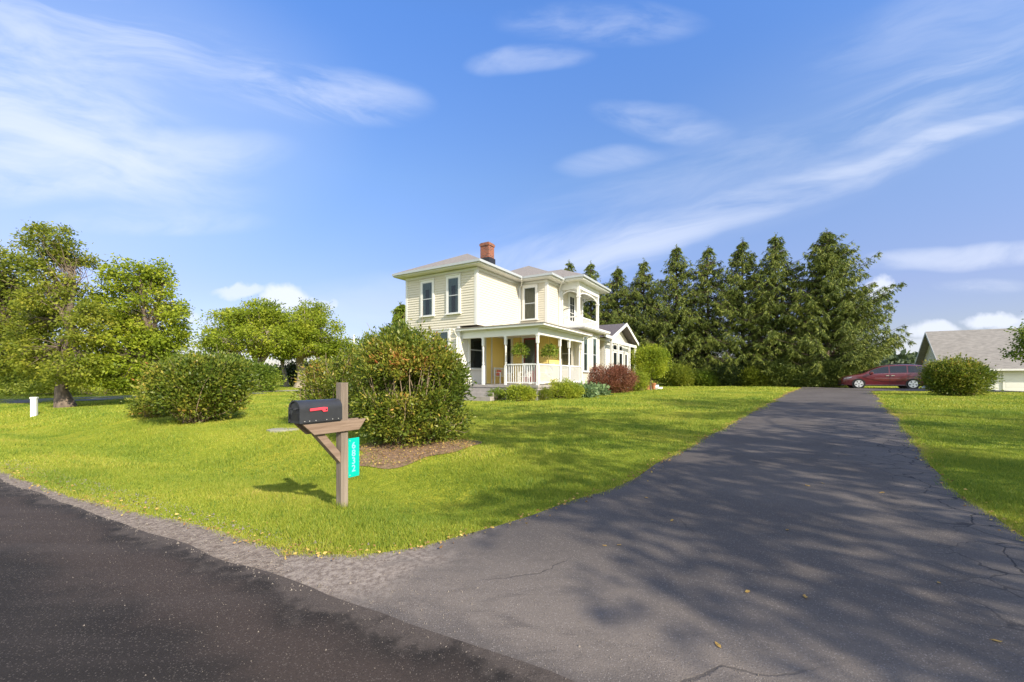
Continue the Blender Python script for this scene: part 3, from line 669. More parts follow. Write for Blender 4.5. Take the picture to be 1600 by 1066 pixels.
def turned_post(x, y, z0, z1, r=.06):
    p = MB(); p.box(x-r, x+r, y-r, y+r, z0, z0+.95); h = z1-z0
    p.lathe([(r*.95, z0+.95), (r*.6, z0+1.0), (r*.95, z0+1.06), (r*.7, z0+1.12), (r*.62, z0+1.6), (r*.85, z1-.52), (r*.6, z1-.46), (r*.95, z1-.40)], x, y, 10)
    p.box(x-r, x+r, y-r, y+r, z1-.40, z1); p.box(x-r-.02, x+r+.02, y-r-.02, y+r+.02, z1-.05, z1-.001)
    return hb(p, 'post', M['white'])
for y in (.45-.67, -1.56, -3.32): turned_post(.26, y, 1.24, 3.62)
for x in (2.76, 3.95, 5.75): turned_post(x, -3.32, 1.24, 3.62)
def railing(x0, y0, x1, y1, zt, zb, step=.125, s=.016, parent=house, top=.03):
    L_ = math.hypot(x1-x0, y1-y0); n = max(2, int(L_/step)); r = MB()
    ux, uy = (x1-x0)/L_, (y1-y0)/L_; Mx = Matrix(((ux, -uy, 0, x0), (uy, ux, 0, y0), (0, 0, 1, 0), (0, 0, 0, 1)))
    r.box(0, L_, -.035, .035, zt-top*2, zt, Mx); rl = hb(r, 'railing', M['white'], parent=parent); r = MB(); r.box(0, L_, -.025, .025, zb, zb+.06, Mx); r.build('bottom_rail', M['white'], rl, dz=HZ)
    for i in range(1, n):
        t = L_*i/n; b = MB(); b.box(t-s, t+s, -s, s, zb+.061, zt-top*2-.001, Mx); b.build('baluster', M['white'], rl, dz=HZ)
    return rl
railing(.26, -1.62, .26, -3.26, 2.26, 1.32); railing(.32, -3.32, 2.70, -3.32, 2.26, 1.32); railing(2.82, -3.32, 3.89, -3.32, 2.26, 1.32); railing(4.01, -3.32, 5.69, -3.32, 2.26, 1.32)
# balcony
bf = MB(); bf.box(5.55, 10.1, -3.6, -1.86, 4.47, 4.63); bf.box(5.50, 10.15, -3.65, -3.601, 4.52, 4.64); bf.box(5.50, 5.549, -3.6, -1.86, 4.521, 4.641); hb(bf, 'balcony_floor', M['white'])
for (x, y) in ((6.0, -3.05), (9.3, -3.05), (9.3, -1.95), (6.0, -1.95)):
    p = MB(); r = .075; p.box(x-r, x+r, y-r, y+r, 4.64, 6.85); p.box(x-r-.03, x+r+.03, y-r-.03, y+r+.03, 6.35, 6.42); p.box(x-r-.025, x+r+.025, y-r-.025, y+r+.025, 4.642, 4.75); hb(p, 'post', M['white'])
bb = MB(); bb.box(5.92, 9.42, -3.13, -2.97, 6.85, 7.279); bb.box(5.92, 6.08, -2.965, -1.86, 6.851, 7.278); bb.box(9.26, 9.42, -2.965, -1.86, 6.852, 7.277); pieces(bb, 'beam', M['white'], house, HZ)
def arch(p0, p1, zs, zt, w=.06):
    """flat curved brackets joining two posts, built as a solid strip"""
    a = Vector((*p0, 0)); b = Vector((*p1, 0)); L_ = (b-a).length; u = (b-a)/L_; n = Vector((-u.y, u.x, 0))*.02; m_ = MB(); k = 18; out = []; inn = []
    for i in range(k+1):
        th = math.pi*i/k; x = L_/2*(1-math.cos(th)); z = zs+(zt-zs)*math.sin(th)**.8; q = a+u*x; out.append(q+Vector((0,0,z+w))); inn.append(q+Vector((0,0,z-.01)))
    for i in range(k): m_.prism([out[i]-n, out[i+1]-n, inn[i+1]-n, inn[i]-n], n*2)
    # spindles / scroll blocks between arch and beam
    for t in (.10, .18, .82, .90):
        q = a+u*(L_*t); zz = zs+(zt-zs)*math.sin(math.acos(1-2*t))**.8
        m_.prism([q-n*.8-u*.012+Vector((0,0,zz+w-.01)), q-n*.8+u*.012+Vector((0,0,zz+w-.01)), q-n*.8+u*.012+Vector((0,0,6.849)), q-n*.8-u*.012+Vector((0,0,6.849))], n*1.6)
    return hb(m_, 'arch_bracket', M['white'])
arch((6.0, -1.95), (6.0, -3.05), 6.25, 6.74); arch((6.0, -3.05), (9.3, -3.05), 6.25, 6.74); arch((9.3, -3.05), (9.3, -1.95), 6.25, 6.74)
railing(6.08, -3.05, 9.22, -3.05, 5.24, 4.70, .15, .016); railing(6.0, -2.02, 6.0, -2.98, 5.24, 4.70, .15, .016); railing(9.3, -2.98, 9.3, -2.02, 5.24, 4.70, .15, .016)
# rear single storey wing: link roof and open gable
gr = MB(); gx0, gx1, gy = 11.7, 18.9, -3.3; xm = 15.3; ze, zr = 4.5, 5.82
for (xa, za, xb, zb) in ((gx0, ze, xm, zr), (xm, zr, gx1, ze)):
    gr.add([(xa, gy, za), (xb, gy, zb), (xb, 5, zb), (xa, 5, za), (xa, gy, za-.1), (xb, gy, zb-.1), (xb, 5, zb-.1), (xa, 5, za-.1)], [(0,1,2,3),(7,6,5,4),(0,4,5,1),(3,2,6,7),(0,3,7,4),(1,5,6,2)])
gr.add([(9.9, -3.3, 4.5), (11.69, -3.3, 4.5), (11.69, 1, 5.55), (9.9, 1, 5.55), (9.9, -3.3, 4.4), (11.69, -3.3, 4.4), (11.69, 1, 5.45), (9.9, 1, 5.45)], [(0,1,2,3),(7,6,5,4),(0,4,5,1),(3,2,6,7),(0,3,7,4),(1,5,6,2)])
hb(gr, 'roof', M['shingle_dark'], label='dark shingled gable roof of the rear wing')
gf = MB()
for (xa, za, xb, zb) in ((gx0-.05, ze-.02, xm, zr), (xm, zr, gx1+.05, ze-.02)):
    gf.add([(xa, gy-.04, za+.03), (xb, gy-.04, zb+.03), (xb, gy-.04, zb-.2), (xa, gy-.04, za-.2), (xa, gy-.002, za+.03), (xb, gy-.002, zb+.03), (xb, gy-.002, zb-.2), (xa, gy-.002, za-.2)], [(3,2,1,0),(4,5,6,7),(0,1,5,4),(2,3,7,6),(0,4,7,3),(1,2,6,5)])
gf.box(9.9, 11.6, -3.34, -3.302, 4.32, 4.5); gf.box(9.9, 18.6, -2.75, -2.62, 4.22, 4.385); gf.box(11.9, 18.7, -3.2, -3.05, 4.1, 4.3)
pieces(gf, 'fascia', M['white'], house, HZ)
ped = MB(); ped.add([(12.1, -2.62, 4.39), (18.5, -2.62, 4.39), (xm, -2.62, zr-.12), (12.1, -2.5, 4.39), (18.5, -2.5, 4.39), (xm, -2.5, zr-.12)], [(0,1,2),(5,4,3),(0,2,5,3),(1,4,5,2)])
hb(ped, 'gable', M['siding'])
for x in (11.95, 13.6, 16.7, 18.5):
    p = MB(); p.box(x-.07, x+.07, -3.2, -3.06, .6, 4.1); hb(p, 'post', M['white'])
# downspouts and porch lamp
dsn = MB(); dsn.tube([(-.45, 1.12, 4.05), (-.30, 1.18, 3.9), (-.09, 1.2, 3.7), (-.09, 1.2, .75)], .04, 6); dsn.tube([(3.7, -.55, 7.28), (4.1, -.25, 7.0), (4.17, -.1, 6.85), (4.17, -.1, 4.5)], .035, 6)
dsn.tube([(5.35, -2.35, 7.28), (5.7, -1.98, 6.95), (5.8, -1.93, 6.8), (5.8, -1.93, 4.5)], .035, 6); dsn.tube([(6.1, -3.8, 4.0), (5.95, -3.3, 3.75), (5.87, -3.12, 3.6), (5.87, -3.12, .7)], .035, 6)
pieces(dsn, 'downspout', M['white'], house, HZ)

def hplace(name, x, y, z, rz=0, **k): X, Y = hw(x, y); return empty(name, (X, Y, z), HA+rz, **k)
# porch furniture
b = hplace('porch_bench', 3.3, .72, 1.245, R(180), label='white slatted bench against the yellow porch wall', cat='bench')
q = MB()
for i in range(4): q.box(-.6, .6, .0+i*.11, .09+i*.11, .42, .445)
q.build('seat', M['white'], b)
q = MB(); q.box(-.6, .6, -.06, -.03, .86, .92)
for i in range(9): x = -.57+i*.1425; q.box(x-.02, x+.02, -.055, -.035, .44, .86)
q.build('backrest', M['white'], b)
for x in (-.57, .57):
    for y in (0, .38): q = MB(); q.box(x-.025, x+.025, y-.025, y+.025, 0, .62 if y else .92); q.build('leg', M['white'], b)
    q = MB(); q.box(x-.03, x+.03, -.02, .42, .62, .645); q.build('armrest', M['white'], b)
cu = MB(); cu.box(-.2, .2, -.03, .09, 0, .34); cX, cY = hw(3.0, .68)
co = cu.build('cushion', M['red_cushion'], bevel=.05); co.location = (cX, cY, 1.70); co.rotation_euler = (R(-12), 0, HA+R(180)); tag(co, 'orange red cushion leaning on the white porch bench', 'cushion')
def rocker(x, y, rz, label):
    r = hplace('rocking_chair', x, y, 1.245, rz, label=label, cat='rocking chair', group='white rocking chairs on the front porch')
    q = MB()
    for i in range(5): q.box(-.25, .25, -.22+i*.09, -.15+i*.09, .40, .42)
    q.build('seat', M['white'], r)
    q = MB()
    for i in range(6): a = -.2+i*.08; q.add([Vector((a-.018, .24, .42)), Vector((a+.018, .24, .42)), Vector((a+.018, .40, 1.05)), Vector((a-.018, .40, 1.05)), Vector((a-.018, .26, .42)), Vector((a+.018, .26, .42)), Vector((a+.018, .42, 1.05)), Vector((a-.018, .42, 1.05))], [(0,1,2,3),(7,6,5,4),(0,3,7,4),(1,5,6,2)])
    q.box(-.26, .26, .39, .43, 1.0, 1.1); q.build('backrest', M['white'], r)
    for s in (-1, 1):
        q = MB(); q.tube([(s*.26, -.42, .09), (s*.26, -.2, .035), (s*.26, .05, .02), (s*.26, .3, .045), (s*.26, .5, .12)], .02, 6); q.build('rocker', M['white'], r)
        for yy, zt in ((-.2, .62), (.24, .42)): q = MB(); q.tube([(s*.26, yy, .03), (s*.26, yy, zt)], .018, 6); q.build('leg', M['white'], r)
        q = MB(); q.box(s*.26-.035, s*.26+.035, -.26, .3, .62, .645); q.build('armrest', M['white'], r)
    return r
rocker(1.6, -1.9, R(-80), 'white rocking chair behind the porch railing, nearest the front door')
rocker(2.6, -2.6, R(-95), 'white rocking chair in the outer corner of the porch behind the right railing')

# ------------------------------------------------------------------ vegetation builders
def unit(a): return a/np.maximum(np.linalg.norm(a, axis=-1, keepdims=True), 1e-9)
def leaves(P, D, L, Wd, rng, fold=.12):
    """diamond leaves: P (n,3) base, D (n,3) direction, L length (n), Wd width"""
    n = len(P); D = unit(D); rv = rng.normal(size=(n, 3)); S = unit(np.cross(D, rv)); Nn = np.cross(D, S)
    L = np.asarray(L)[:, None]; Wd = np.asarray(Wd)[:, None]
    V = np.stack([P, P+D*L*.45+S*Wd*.5+Nn*L*fold*.5, P+D*L-Nn*L*fold, P+D*L*.5-S*Wd*.5+Nn*L*fold*.5], 1).reshape(-1, 3)
    return V, np.arange(4*n).reshape(n, 4)
def clump_noise(P, seed, f):
    r = np.random.default_rng(seed); o = np.zeros(len(P))
    for k in range(5):
        w = r.normal(size=3)*f*(1+k*.5); o += np.sin(P @ w + r.uniform(0, 6.28))/(1+k*.4)
    return o/2.6
def lobes_sample(lobes, n, rng, shell=.55, gap=.0, gf=1.2, seed=1):
    """cluster centres in a union of ellipsoids, denser towards the shell, with holes"""
    out = []; vol = np.array([l[3]*l[4]*l[5] for l in lobes])**.8; vol /= vol.sum()
    while len(out) < n:
        k = rng.choice(len(lobes), p=vol); cx, cy, cz, rx, ry, rz = lobes[k][:6]
        v = rng.normal(size=3); v /= np.linalg.norm(v); r = rng.uniform(shell**3, 1)**(1/3)
        if rng.random() < .12: r *= rng.uniform(1.0, 1.14)
        p = np.array((cx+v[0]*rx*r, cy+v[1]*ry*r, cz+v[2]*rz*r))
        if gap and clump_noise(p[None], seed, gf)[0] < gap-.8: continue
        out.append((p, k))
    return np.array([o[0] for o in out]), np.array([o[1] for o in out])
def limb(p0, p1, rng, sag=.12, k=5):
    p0 = np.asarray(p0, float); p1 = np.asarray(p1, float); L_ = np.linalg.norm(p1-p0); off = rng.normal(size=3)*L_*sag
    t = np.linspace(0, 1, k)[:, None]
    return p0*(1-t)+p1*t+np.sin(t*np.pi)*off+np.sin(t*np.pi*2)*rng.normal(size=3)*L_*.03
def leafy_tree(name, base, trunk_top, tr_r, lobes, ncl, per, lsize, crad, leaf_m, bark_m, seed, label, cat, group=None, gap=.35, gf=1.1, flare=1.4, twigs=True, droop=.3, lean=(0, 0), parts=('trunk', 'crown'), shell=.45, forks=None):
    rng = np.random.default_rng(seed); bx_, by_ = base; bz = gz(bx_, by_)
    root = empty(name, (bx_, by_, bz), 0, label, cat, group)
    lob = [(l[0], l[1], l[2], l[3], l[4], l[5]) for l in lobes]
    Cc, K = lobes_sample(lob, ncl, rng, shell, gap, gf, seed)
    t = MB(); top = np.array((lean[0], lean[1], trunk_top))
    tp = limb((0, 0, -.15), top, rng, .03, 6); tr = [tr_r*flare, tr_r*1.05, tr_r*.92, tr_r*.84, tr_r*.78, tr_r*.7]
    if trunk_top > .5: t.tube(tp, tr, 9)
    # limbs to each lobe, then twigs to clusters
    for k, l in enumerate(lob):
        c = np.array(l[:3]); st = tp[-1] if (k % 3 or trunk_top < .5) else tp[-2]
        a = limb(st, c, rng, .08, 6); rr = tr_r*.62; t.tube(a, list(np.linspace(rr, rr*.32, 6)), 7, False)
        ids = np.where(K == k)[0]
        for q, i in enumerate(ids):
            if not twigs and q % 2: continue
            s_ = a[rng.integers(2, 6)]; b = limb(s_, Cc[i], rng, .08, 4); t.tube(b, list(np.linspace(rr*.16, rr*.03, 4)), 4, False)
    to = t.build(parts[0], bark_m, root, smooth=True)
    n = ncl*per; ci = np.repeat(np.arange(ncl), per); cr = crad*rng.uniform(.6, 1.25, ncl)
    off = rng.normal(size=(n, 3))*.5; off[:, 2] *= .62
    P = Cc[ci]+off*cr[ci][:, None]
    D = unit(off)+rng.normal(size=(n, 3))*.6; D[:, 2] -= droop
    Ls = lsize*rng.uniform(.6, 1.3, n)
    V, Fq = leaves(P, D, Ls, Ls*rng.uniform(.45, .7, n), rng)
    tint = np.clip(.5+.22*rng.normal(size=n)*.6+.22*clump_noise(P, seed+9, 1.0/max(crad, .2)*.5)+rng.normal(0, .09, ncl)[ci], 0, 1)
    npmesh(parts[1], V, Fq, leaf_m, root, tint)
    return root

LM = {}
LM['olive'] = leafmat('leaf_olive', [(0, (0.086, 0.129, 0.018)), (.4, (0.196, 0.245, 0.026)), (.75, (0.343, 0.367, 0.042)), (1, (0.514, 0.464, 0.071))], .5)
LM['lime'] = leafmat('leaf_lime', [(0, (0.108, 0.174, 0.014)), (.4, (0.243, 0.317, 0.024)), (.75, (0.401, 0.459, 0.037)), (1, (0.582, 0.559, 0.074))], .5)
LM['green'] = leafmat('leaf_green', [(0, (0.070, 0.126, 0.016)), (.45, (0.165, 0.246, 0.025)), (.8, (0.295, 0.354, 0.039)), (1, (0.423, 0.430, 0.070))], .4)
LM['dark'] = leafmat('leaf_dark', [(0, (0.019, 0.038, 0.014)), (.5, (0.048, 0.077, 0.019)), (1, (0.106, 0.134, 0.029))], .2)
LM['viburnum'] = leafmat('leaf_hedge', [(0, (0.040, 0.076, 0.013)), (.3, (0.108, 0.161, 0.020)), (.58, (0.225, 0.257, 0.032)), (.78, (0.378, 0.332, 0.053)), (.92, (0.495, 0.272, 0.074)), (1, (0.450, 0.131, 0.053))], .34, 1.1, .30, .4)
LM['barberry'] = leafmat('leaf_barberry', [(0, (0.095, 0.049, 0.028)), (.4, (0.223, 0.081, 0.052)), (.75, (0.302, 0.140, 0.071)), (1, (0.207, 0.258, 0.047))], .3, 1.5, .2)
LM['gold'] = leafmat('leaf_gold', [(0, (0.112, 0.175, 0.019)), (.5, (0.312, 0.375, 0.031)), (1, (0.600, 0.562, 0.062))], .3, 2, .3)
LM['hosta'] = leafmat('leaf_hosta', [(0, (.09, .16, .07)), (.6, (.22, .32, .14)), (1, (.45, .50, .28))], .25, 2, .2)
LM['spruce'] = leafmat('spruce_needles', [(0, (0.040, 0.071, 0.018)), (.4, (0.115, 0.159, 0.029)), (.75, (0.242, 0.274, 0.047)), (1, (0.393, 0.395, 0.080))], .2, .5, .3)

def spruce(name, base, h, r, seed, label, group, low=.04, long_right=0, dens=1.0, lm=None, droop=.42, cone=.9):
    """conifer: trunk, whorls of sagging limbs with hanging side twigs carrying needle sprays"""
    rng = np.random.default_rng(seed); bx_, by_ = base; root = empty(name, (bx_, by_, gz(bx_, by_)), 0, label, 'spruce tree', group)
    t = MB(); t.tube([(0, 0, -.2), (.05, 0, h*.4), (0, .05, h*.75), (0, 0, h)], [h*.017, h*.012, h*.006, .02], 8)
    P = []; D = []; Ls = []; Ts = []
    z = h*low; 
    while z < h*.985:
        f = z/h; env = min(r*(1-f)**cone*(1.0 if f > .12 else .75+2*f)+.18, (.50 if not long_right else .62)*h*(1-f)+.15)
        nb = rng.integers(4, 7) if f < .85 else 4
        for k in range(nb):
            a = rng.uniform(0, 2*np.pi); R_ = env*rng.uniform(.62, 1.12)
            if rng.random() < .08: R_ *= 1.2
            dx, dy = math.cos(a), math.sin(a)
            if long_right and dx > .3 and f < .72: R_ *= 1+long_right*dx*rng.uniform(-.2, 1)*(1-abs(f-.38))
            n = 7; s = np.linspace(0, 1, n)
            rise = rng.uniform(.12, .34) if not (long_right and dx > .3) else rng.uniform(.38, .62)
            zz = z+R_*(rise*s - droop*.5*s**2*(1-f*.7)+.16*s**4) if not (long_right and dx > .3) else z+R_*(rise*s**1.2)
            pts = np.stack([dx*R_*s, dy*R_*s, zz], 1); pts[:, :2] += rng.normal(0, .02*R_, (n, 2))
            t.tube([tuple(p) for p in pts[:: 2]], list(np.linspace(.045, .01, 4)), 4, False)
            nt_ = int(max(5, R_*7.5*dens)); u = np.sort(rng.uniform(.12, 1, nt_))
            q = np.stack([np.interp(u, s, pts[:, i]) for i in range(3)], 1)
            side = np.where(rng.random(nt_) < .5, 1, -1); dirv = np.array((dx, dy, 0)); sv = np.array((-dy, dx, 0))
            tl = (.22+.30*R_*(1-u)**.6*.55)*rng.uniform(.6, 1.2, nt_)
            td = dirv[None]*.55+sv[None]*side[:, None]*.75; td[:, 2] = -.35-rng.uniform(0, .5, nt_); td = unit(td)
            for w in range(10):
                v = (w+rng.uniform(0, 1, nt_))/10
                pp = q+td*(tl*v)[:, None]; pp[:, 2] -= .18*tl*v**2
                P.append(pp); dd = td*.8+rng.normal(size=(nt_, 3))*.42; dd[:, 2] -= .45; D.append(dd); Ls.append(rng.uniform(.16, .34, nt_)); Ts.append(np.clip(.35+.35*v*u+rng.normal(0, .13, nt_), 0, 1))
        z += h*rng.uniform(.012, .022)/dens**.5*(1 if f < .8 else .75)
    # leader
    nl = 60; P.append(np.stack([rng.normal(0, .05, nl), rng.normal(0, .05, nl), rng.uniform(h*.93, h*1.01, nl)], 1)); D.append(rng.normal(size=(nl, 3))+np.array((0, 0, .5))); Ls.append(np.full(nl, .2)); Ts.append(np.full(nl, .5))
    P = np.concatenate(P); D = np.concatenate(D); Ls = np.concatenate(Ls); Ts = np.concatenate(Ts)
    V, Fq = leaves(P, D, Ls, Ls*.20, rng, .05)
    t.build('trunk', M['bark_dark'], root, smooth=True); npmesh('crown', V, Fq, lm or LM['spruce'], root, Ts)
    return root

SG = 'row of tall spruces behind the house'
def sp_at(px, top, Y):    # position and height from the tree's top in the photo at a chosen distance
    X = (px-800)/650*Y; return (X, Y), 1.6+(590-top)/650*Y-gz(X, Y)
rows = [(1292, 360, 36.5, 5.3, 11, .38, 1.5, 'widest spruce, at the right end of the row, with long limbs reaching over the minivan'),
        (1212, 366, 38.5, 3.3, 12, 0, 1.05, 'slim dark spruce just left of the widest one in the row'),
        (1160, 374, 40.0, 3.7, 13, 0, 1.1, 'broad open-limbed spruce in the middle of the row, third from the right end'),
        (1106, 385, 41.5, 2.9, 14, 0, 1.0, 'narrowest spruce of the row with a short rounded tip'),
        (1057, 383, 43.0, 3.8, 15, 0, 1.1, 'shaggy spruce with a ragged top standing above the right of the clipped round tree'),
        (1006, 406, 44.5, 3.8, 16, 0, 1.1, 'spruce directly above the small round tree by the rear wing'),
        (965, 417, 46.0, 3.8, 17, 0, 1.1, 'lower spruce rising beyond the gable of the rear wing'),
        (923, 410, 47.5, 3.4, 18, 0, 1.0, 'spruce half hidden by the balcony roof of the house'),
        (889, 408, 49.0, 3.0, 19, 0, .9, 'spruce showing only its tip above the farmhouse roof')]
for (px, top, Y, r, sd, lr, dn, lab) in rows:
    b_, h_ = sp_at(px, top, Y); spruce('spruce_tree', b_, h_, r*(1.22 if not lr else 1.0), sd, lab, SG, long_right=lr, dens=dn, cone=.50 if not lr else .66)

def bush(name, base, lobes, ncl, per, lsize, crad, lm, seed, label, cat='bush', group=None, stems=40, upright=.15, narrow=.5, red=None, gap=.25, gf=2.2, shell=.5, stem_r=.014, wild=0, drop=.0, parts=('stems', 'foliage')):
    rng = np.random.default_rng(seed); bx_, by_ = base; bz = gz(bx_, by_); root = empty(name, (bx_, by_, bz), 0, label, cat, group)
    Cc, K = lobes_sample(lobes, ncl, rng, shell, gap, gf, seed)
    keep = Cc[:, 2] > .08; Cc = Cc[keep]; ncl = len(Cc)
    t = MB(); pick = rng.choice(ncl, min(stems, ncl), replace=False)
    for i in pick:
        b0 = np.array((Cc[i][0]*.18+rng.normal()*.12, Cc[i][1]*.18+rng.normal()*.12, -.05)); a = limb(b0, Cc[i], rng, .10, 6)
        t.tube(a, list(np.linspace(stem_r, stem_r*.3, 6)), 5, False)
    if wild:
        for _ in range(wild):
            i = rng.integers(ncl); c = Cc[i]; o = unit(c-np.array((0, 0, .4)))*rng.uniform(.2, .5); o[2] += rng.uniform(-.1, .3); a = limb(c*.85, c+o, rng, .1, 4); t.tube(a, [.008, .006, .004, .003], 4, False)
    t.build(parts[0], M['twig'], root, smooth=True)
    n = ncl*per; ci = np.repeat(np.arange(ncl), per); cr = crad*rng.uniform(.6, 1.3, ncl)
    off = rng.normal(size=(n, 3))*.5; P = Cc[ci]+off*cr[ci][:, None]; P[:, 2] = np.maximum(P[:, 2], .03)
    out = unit(P*np.array((1, 1, .7))); D = unit(off)*.7+out*.5+rng.normal(size=(n, 3))*.45; D[:, 2] += upright-drop
    Ls = lsize*rng.uniform(.55, 1.3, n); V, Fq = leaves(P, D, Ls, Ls*narrow*rng.uniform(.75, 1.25, n), rng)
    tint = .42+.13*rng.normal(size=n)+rng.normal(0, .07, ncl)[ci]+.12*clump_noise(P, seed+3, 1.6)
    if red:
        for (rx, ry, rz, rr, am) in red:
            d = np.linalg.norm(P-np.array((rx, ry, rz)), axis=1); tint += am*np.exp(-(d/rr)**2)*rng.uniform(.3, 1.2, n)
    npmesh(parts[1], V, Fq, lm, root, np.clip(tint, 0, 1))
    return root
# big hedge bush behind the mailbox
bush('overgrown_bush', (-2.25, 9.15), [(0, 0, 1.25, .98, .9, 1.05), (-.25, .1, 1.9, .75, .7, .58), (.55, 0, 1.25, .68, .7, .85), (-.55, .1, 1.0, .7, .8, .8), (.1, .1, .5, 1.15, 1.0, .55), (.25, 0, 1.8, .70, .7, .55)], 1250, 54, .080, .17, LM['viburnum'], 21,
     'large overgrown bush with yellow and rusty leaves and bare stems behind the mailbox', stems=210, narrow=.42, red=[(-.05, -.7, 1.75, .35, .42), (.15, -.8, 1.2, .22, .45), (-.6, -.4, 1.95, .35, .35), (0, -.7, .95, .3, .25), (.5, -.6, 1.7, .3, .2)], gap=.45, gf=2.6, shell=.62, wild=60, stem_r=.016)
bush('shrub', (-5.0, 11.8), [(0, 0, 1.15, .95, .8, .8), (.5, .2, 1.5, .7, .6, .7), (-.7, 0, .85, .6, .6, .5)], 330, 42, .09, .22, LM['viburnum'], 22,
     'looser yellowing shrub with bare arching twigs just left of the big bush', stems=90, narrow=.36, red=[(-.2, -.4, 1.4, .4, .3)], gap=.5, shell=.5, wild=40, drop=.1)
bush('overgrown_bush', (-10.1, 13.3), [(.1, 0, 1.05, 1.42, 1.2, .95), (.5, 0, 1.30, 1.15, 1.1, .72), (-.5, .1, 1.15, .95, 1.0, .78)], 850, 46, .10, .24, LM['viburnum'], 23,
     'rounded green bush with a rusty left side standing in front of the left trees', stems=150, narrow=.5, red=[(-1.2, -.9, 1.6, .42, .42), (-.8, -1.2, 1.2, .35, .35), (-1.3, -.5, .9, .4, .2)], gap=.35, gf=2.0, shell=.6, wild=30)
bush('low_shrub', (-12.75, 14.8), [(0, 0, .35, .75, .5, .42)], 110, 40, .09, .2, LM['viburnum'], 24, 'low dark shrub at the left foot of the rounded rusty bush', stems=30, narrow=.5)
# plants along the house
bush('barberry_bush', (6.05, 26.3), [(0, 0, .85, 1.62, 1.1, .85), (.7, .1, .85, 1.15, 1, .80)], 650, 44, .075, .22, LM['barberry'], 31, 'burgundy red barberry bush in front of the house windows', stems=60, gap=.05, shell=.6)
bush('golden_shrub', (2.45, 20.7), [(0, 0, .42, .75, .5, .5), (.5, .3, .35, .6, .5, .42)], 260, 44, .07, .16, LM['gold'], 32, 'bright yellow green shrub mound in front of the right porch railing', stems=20, gap=.0, shell=.6)
bush('golden_shrub', (.35, 19.35), [(0, 0, .30, .75, .45, .36)], 200, 44, .07, .15, LM['gold'], 33, 'low yellow green shrub below the front porch railing beside the steps', stems=20, gap=.0, shell=.6)
bush('low_shrub', (1.4, 19.9), [(0, 0, .22, .45, .4, .32)], 100, 40, .06, .14, LM['olive'], 34, 'small dull olive plant between the two yellow green shrubs', stems=20, gap=.1)
bush('low_shrub', (-.75, 20.0), [(0, 0, .22, .40, .4, .30)], 90, 40, .06, .14, LM['green'], 35, 'small dark green plant right beside the porch steps', stems=20, gap=.1)
bush('hosta', (3.75, 21.9), [(0, 0, .22, .6, .4, .26)], 90, 16, .24, .2, LM['hosta'], 36, 'pale variegated hosta between the golden shrub and the barberry', 'hosta', stems=10, gap=0, narrow=.6, drop=.2)
bush('hosta', (4.75, 23.5), [(0, 0, .2, .6, .4, .22)], 80, 16, .24, .2, LM['hosta'], 37, 'pale hosta spreading at the left foot of the barberry', 'hosta', stems=10, gap=0, narrow=.6, drop=.2)
bush('golden_shrub', (8.6, 28.4), [(0, 0, .6, .75, .7, .68)], 220, 40, .08, .2, LM['gold'], 38, 'yellow green shrub between the barberry and the small round tree', stems=20, gap=0, shell=.6)
leafy_tree('ornamental_tree', (9.9, 29.6), 1.1, .07, [(0, 0, 1.95, 1.15, 1.1, 1.1), (.25, 0, 2.4, .9, .9, .8), (-.35, 0, 2.4, .8, .8, .75)], 340, 52, .10, .34, LM['lime'], M['bark'], 41,
           'small round-headed green tree beside the rear wing of the house', 'tree', gap=.0, shell=.6)
for (x, y, s, lab) in ((9.9, 30.4, 1.0, 'tall terracotta pot under the small round tree'), (10.6, 31.2, .7, 'short terracotta pot right of the tall terracotta pot')):
    q = MB(); q.lathe([(.16*s, 0), (.24*s, .42*s), (.30*s, .62*s), (.30*s, .70*s), (.25*s, .70*s), (.20*s, .55*s)], 0, 0, 14); o = q.build('plant_pot', M['terracotta'], smooth=False); o.location = (x, y, gz(x, y)); tag(o, lab, 'pot')
q = MB(); q.box(-.9, .9, -.5, .5, 0, .16); q.box(-.6, .9, -.2, .5, .16, .32); o = q.build('landing_step', M['white_trim']); o.location = (11.0, 32.3, gz(11, 32.3)); o.rotation_euler = (0, 0, HA); tag(o, 'pale concrete step beyond the terracotta pots', 'step')
# shrub right of the drive in front of the shed
bush('overgrown_bush', (22.45, 21.0), [(0, 0, .85, 1.28, 1.1, .85), (-.25, 0, 1.15, .95, .9, .62)], 620, 44, .11, .26, LM['viburnum'], 25, 'leafy bush beside the minivan, in front of the white shed', stems=110, narrow=.5, red=[(0, -.6, 1.7, .5, .3)], gap=.3, wild=25)

# deciduous trees on the left.  lobes as offsets in metres from the trunk foot
def lobes_px(base, lst):
    """(px, py, half-width px, half-height px, depth offset) at the tree's own distance -> ellipsoids"""
    out = []; bx_, by_ = base; bz = gz(bx_, by_)
    for (px, py, hwd, hh, dy) in lst:
        Y = by_+dy; s = Y/650; out.append(((px-800)*s-bx_, dy, 1.6+(590-py)*s-bz, hwd*s, max(hwd, hh)*s*.8, hh*s))
    return out
bA = (-20.8, 19.4)
leafy_tree('hackberry_tree', bA, 4.6, .22, lobes_px(bA, [(80, 378, 42, 28, .3), (48, 405, 30, 18, -.5), (112, 408, 32, 18, .6), (88, 455, 46, 34, 0), (60, 500, 45, 36, 1.), (135, 505, 35, 40, -.6), (70, 560, 62, 34, .8), (120, 575, 42, 28, -.8)]),
           540, 48, .13, .31, LM['olive'], M['bark'], 51, 'tall airy tree with an open grey green crown above the thick knobbly trunk', 'tree', gap=.72, gf=1.0, flare=2.0, shell=.2)
bB = (-17.6, 20.6)
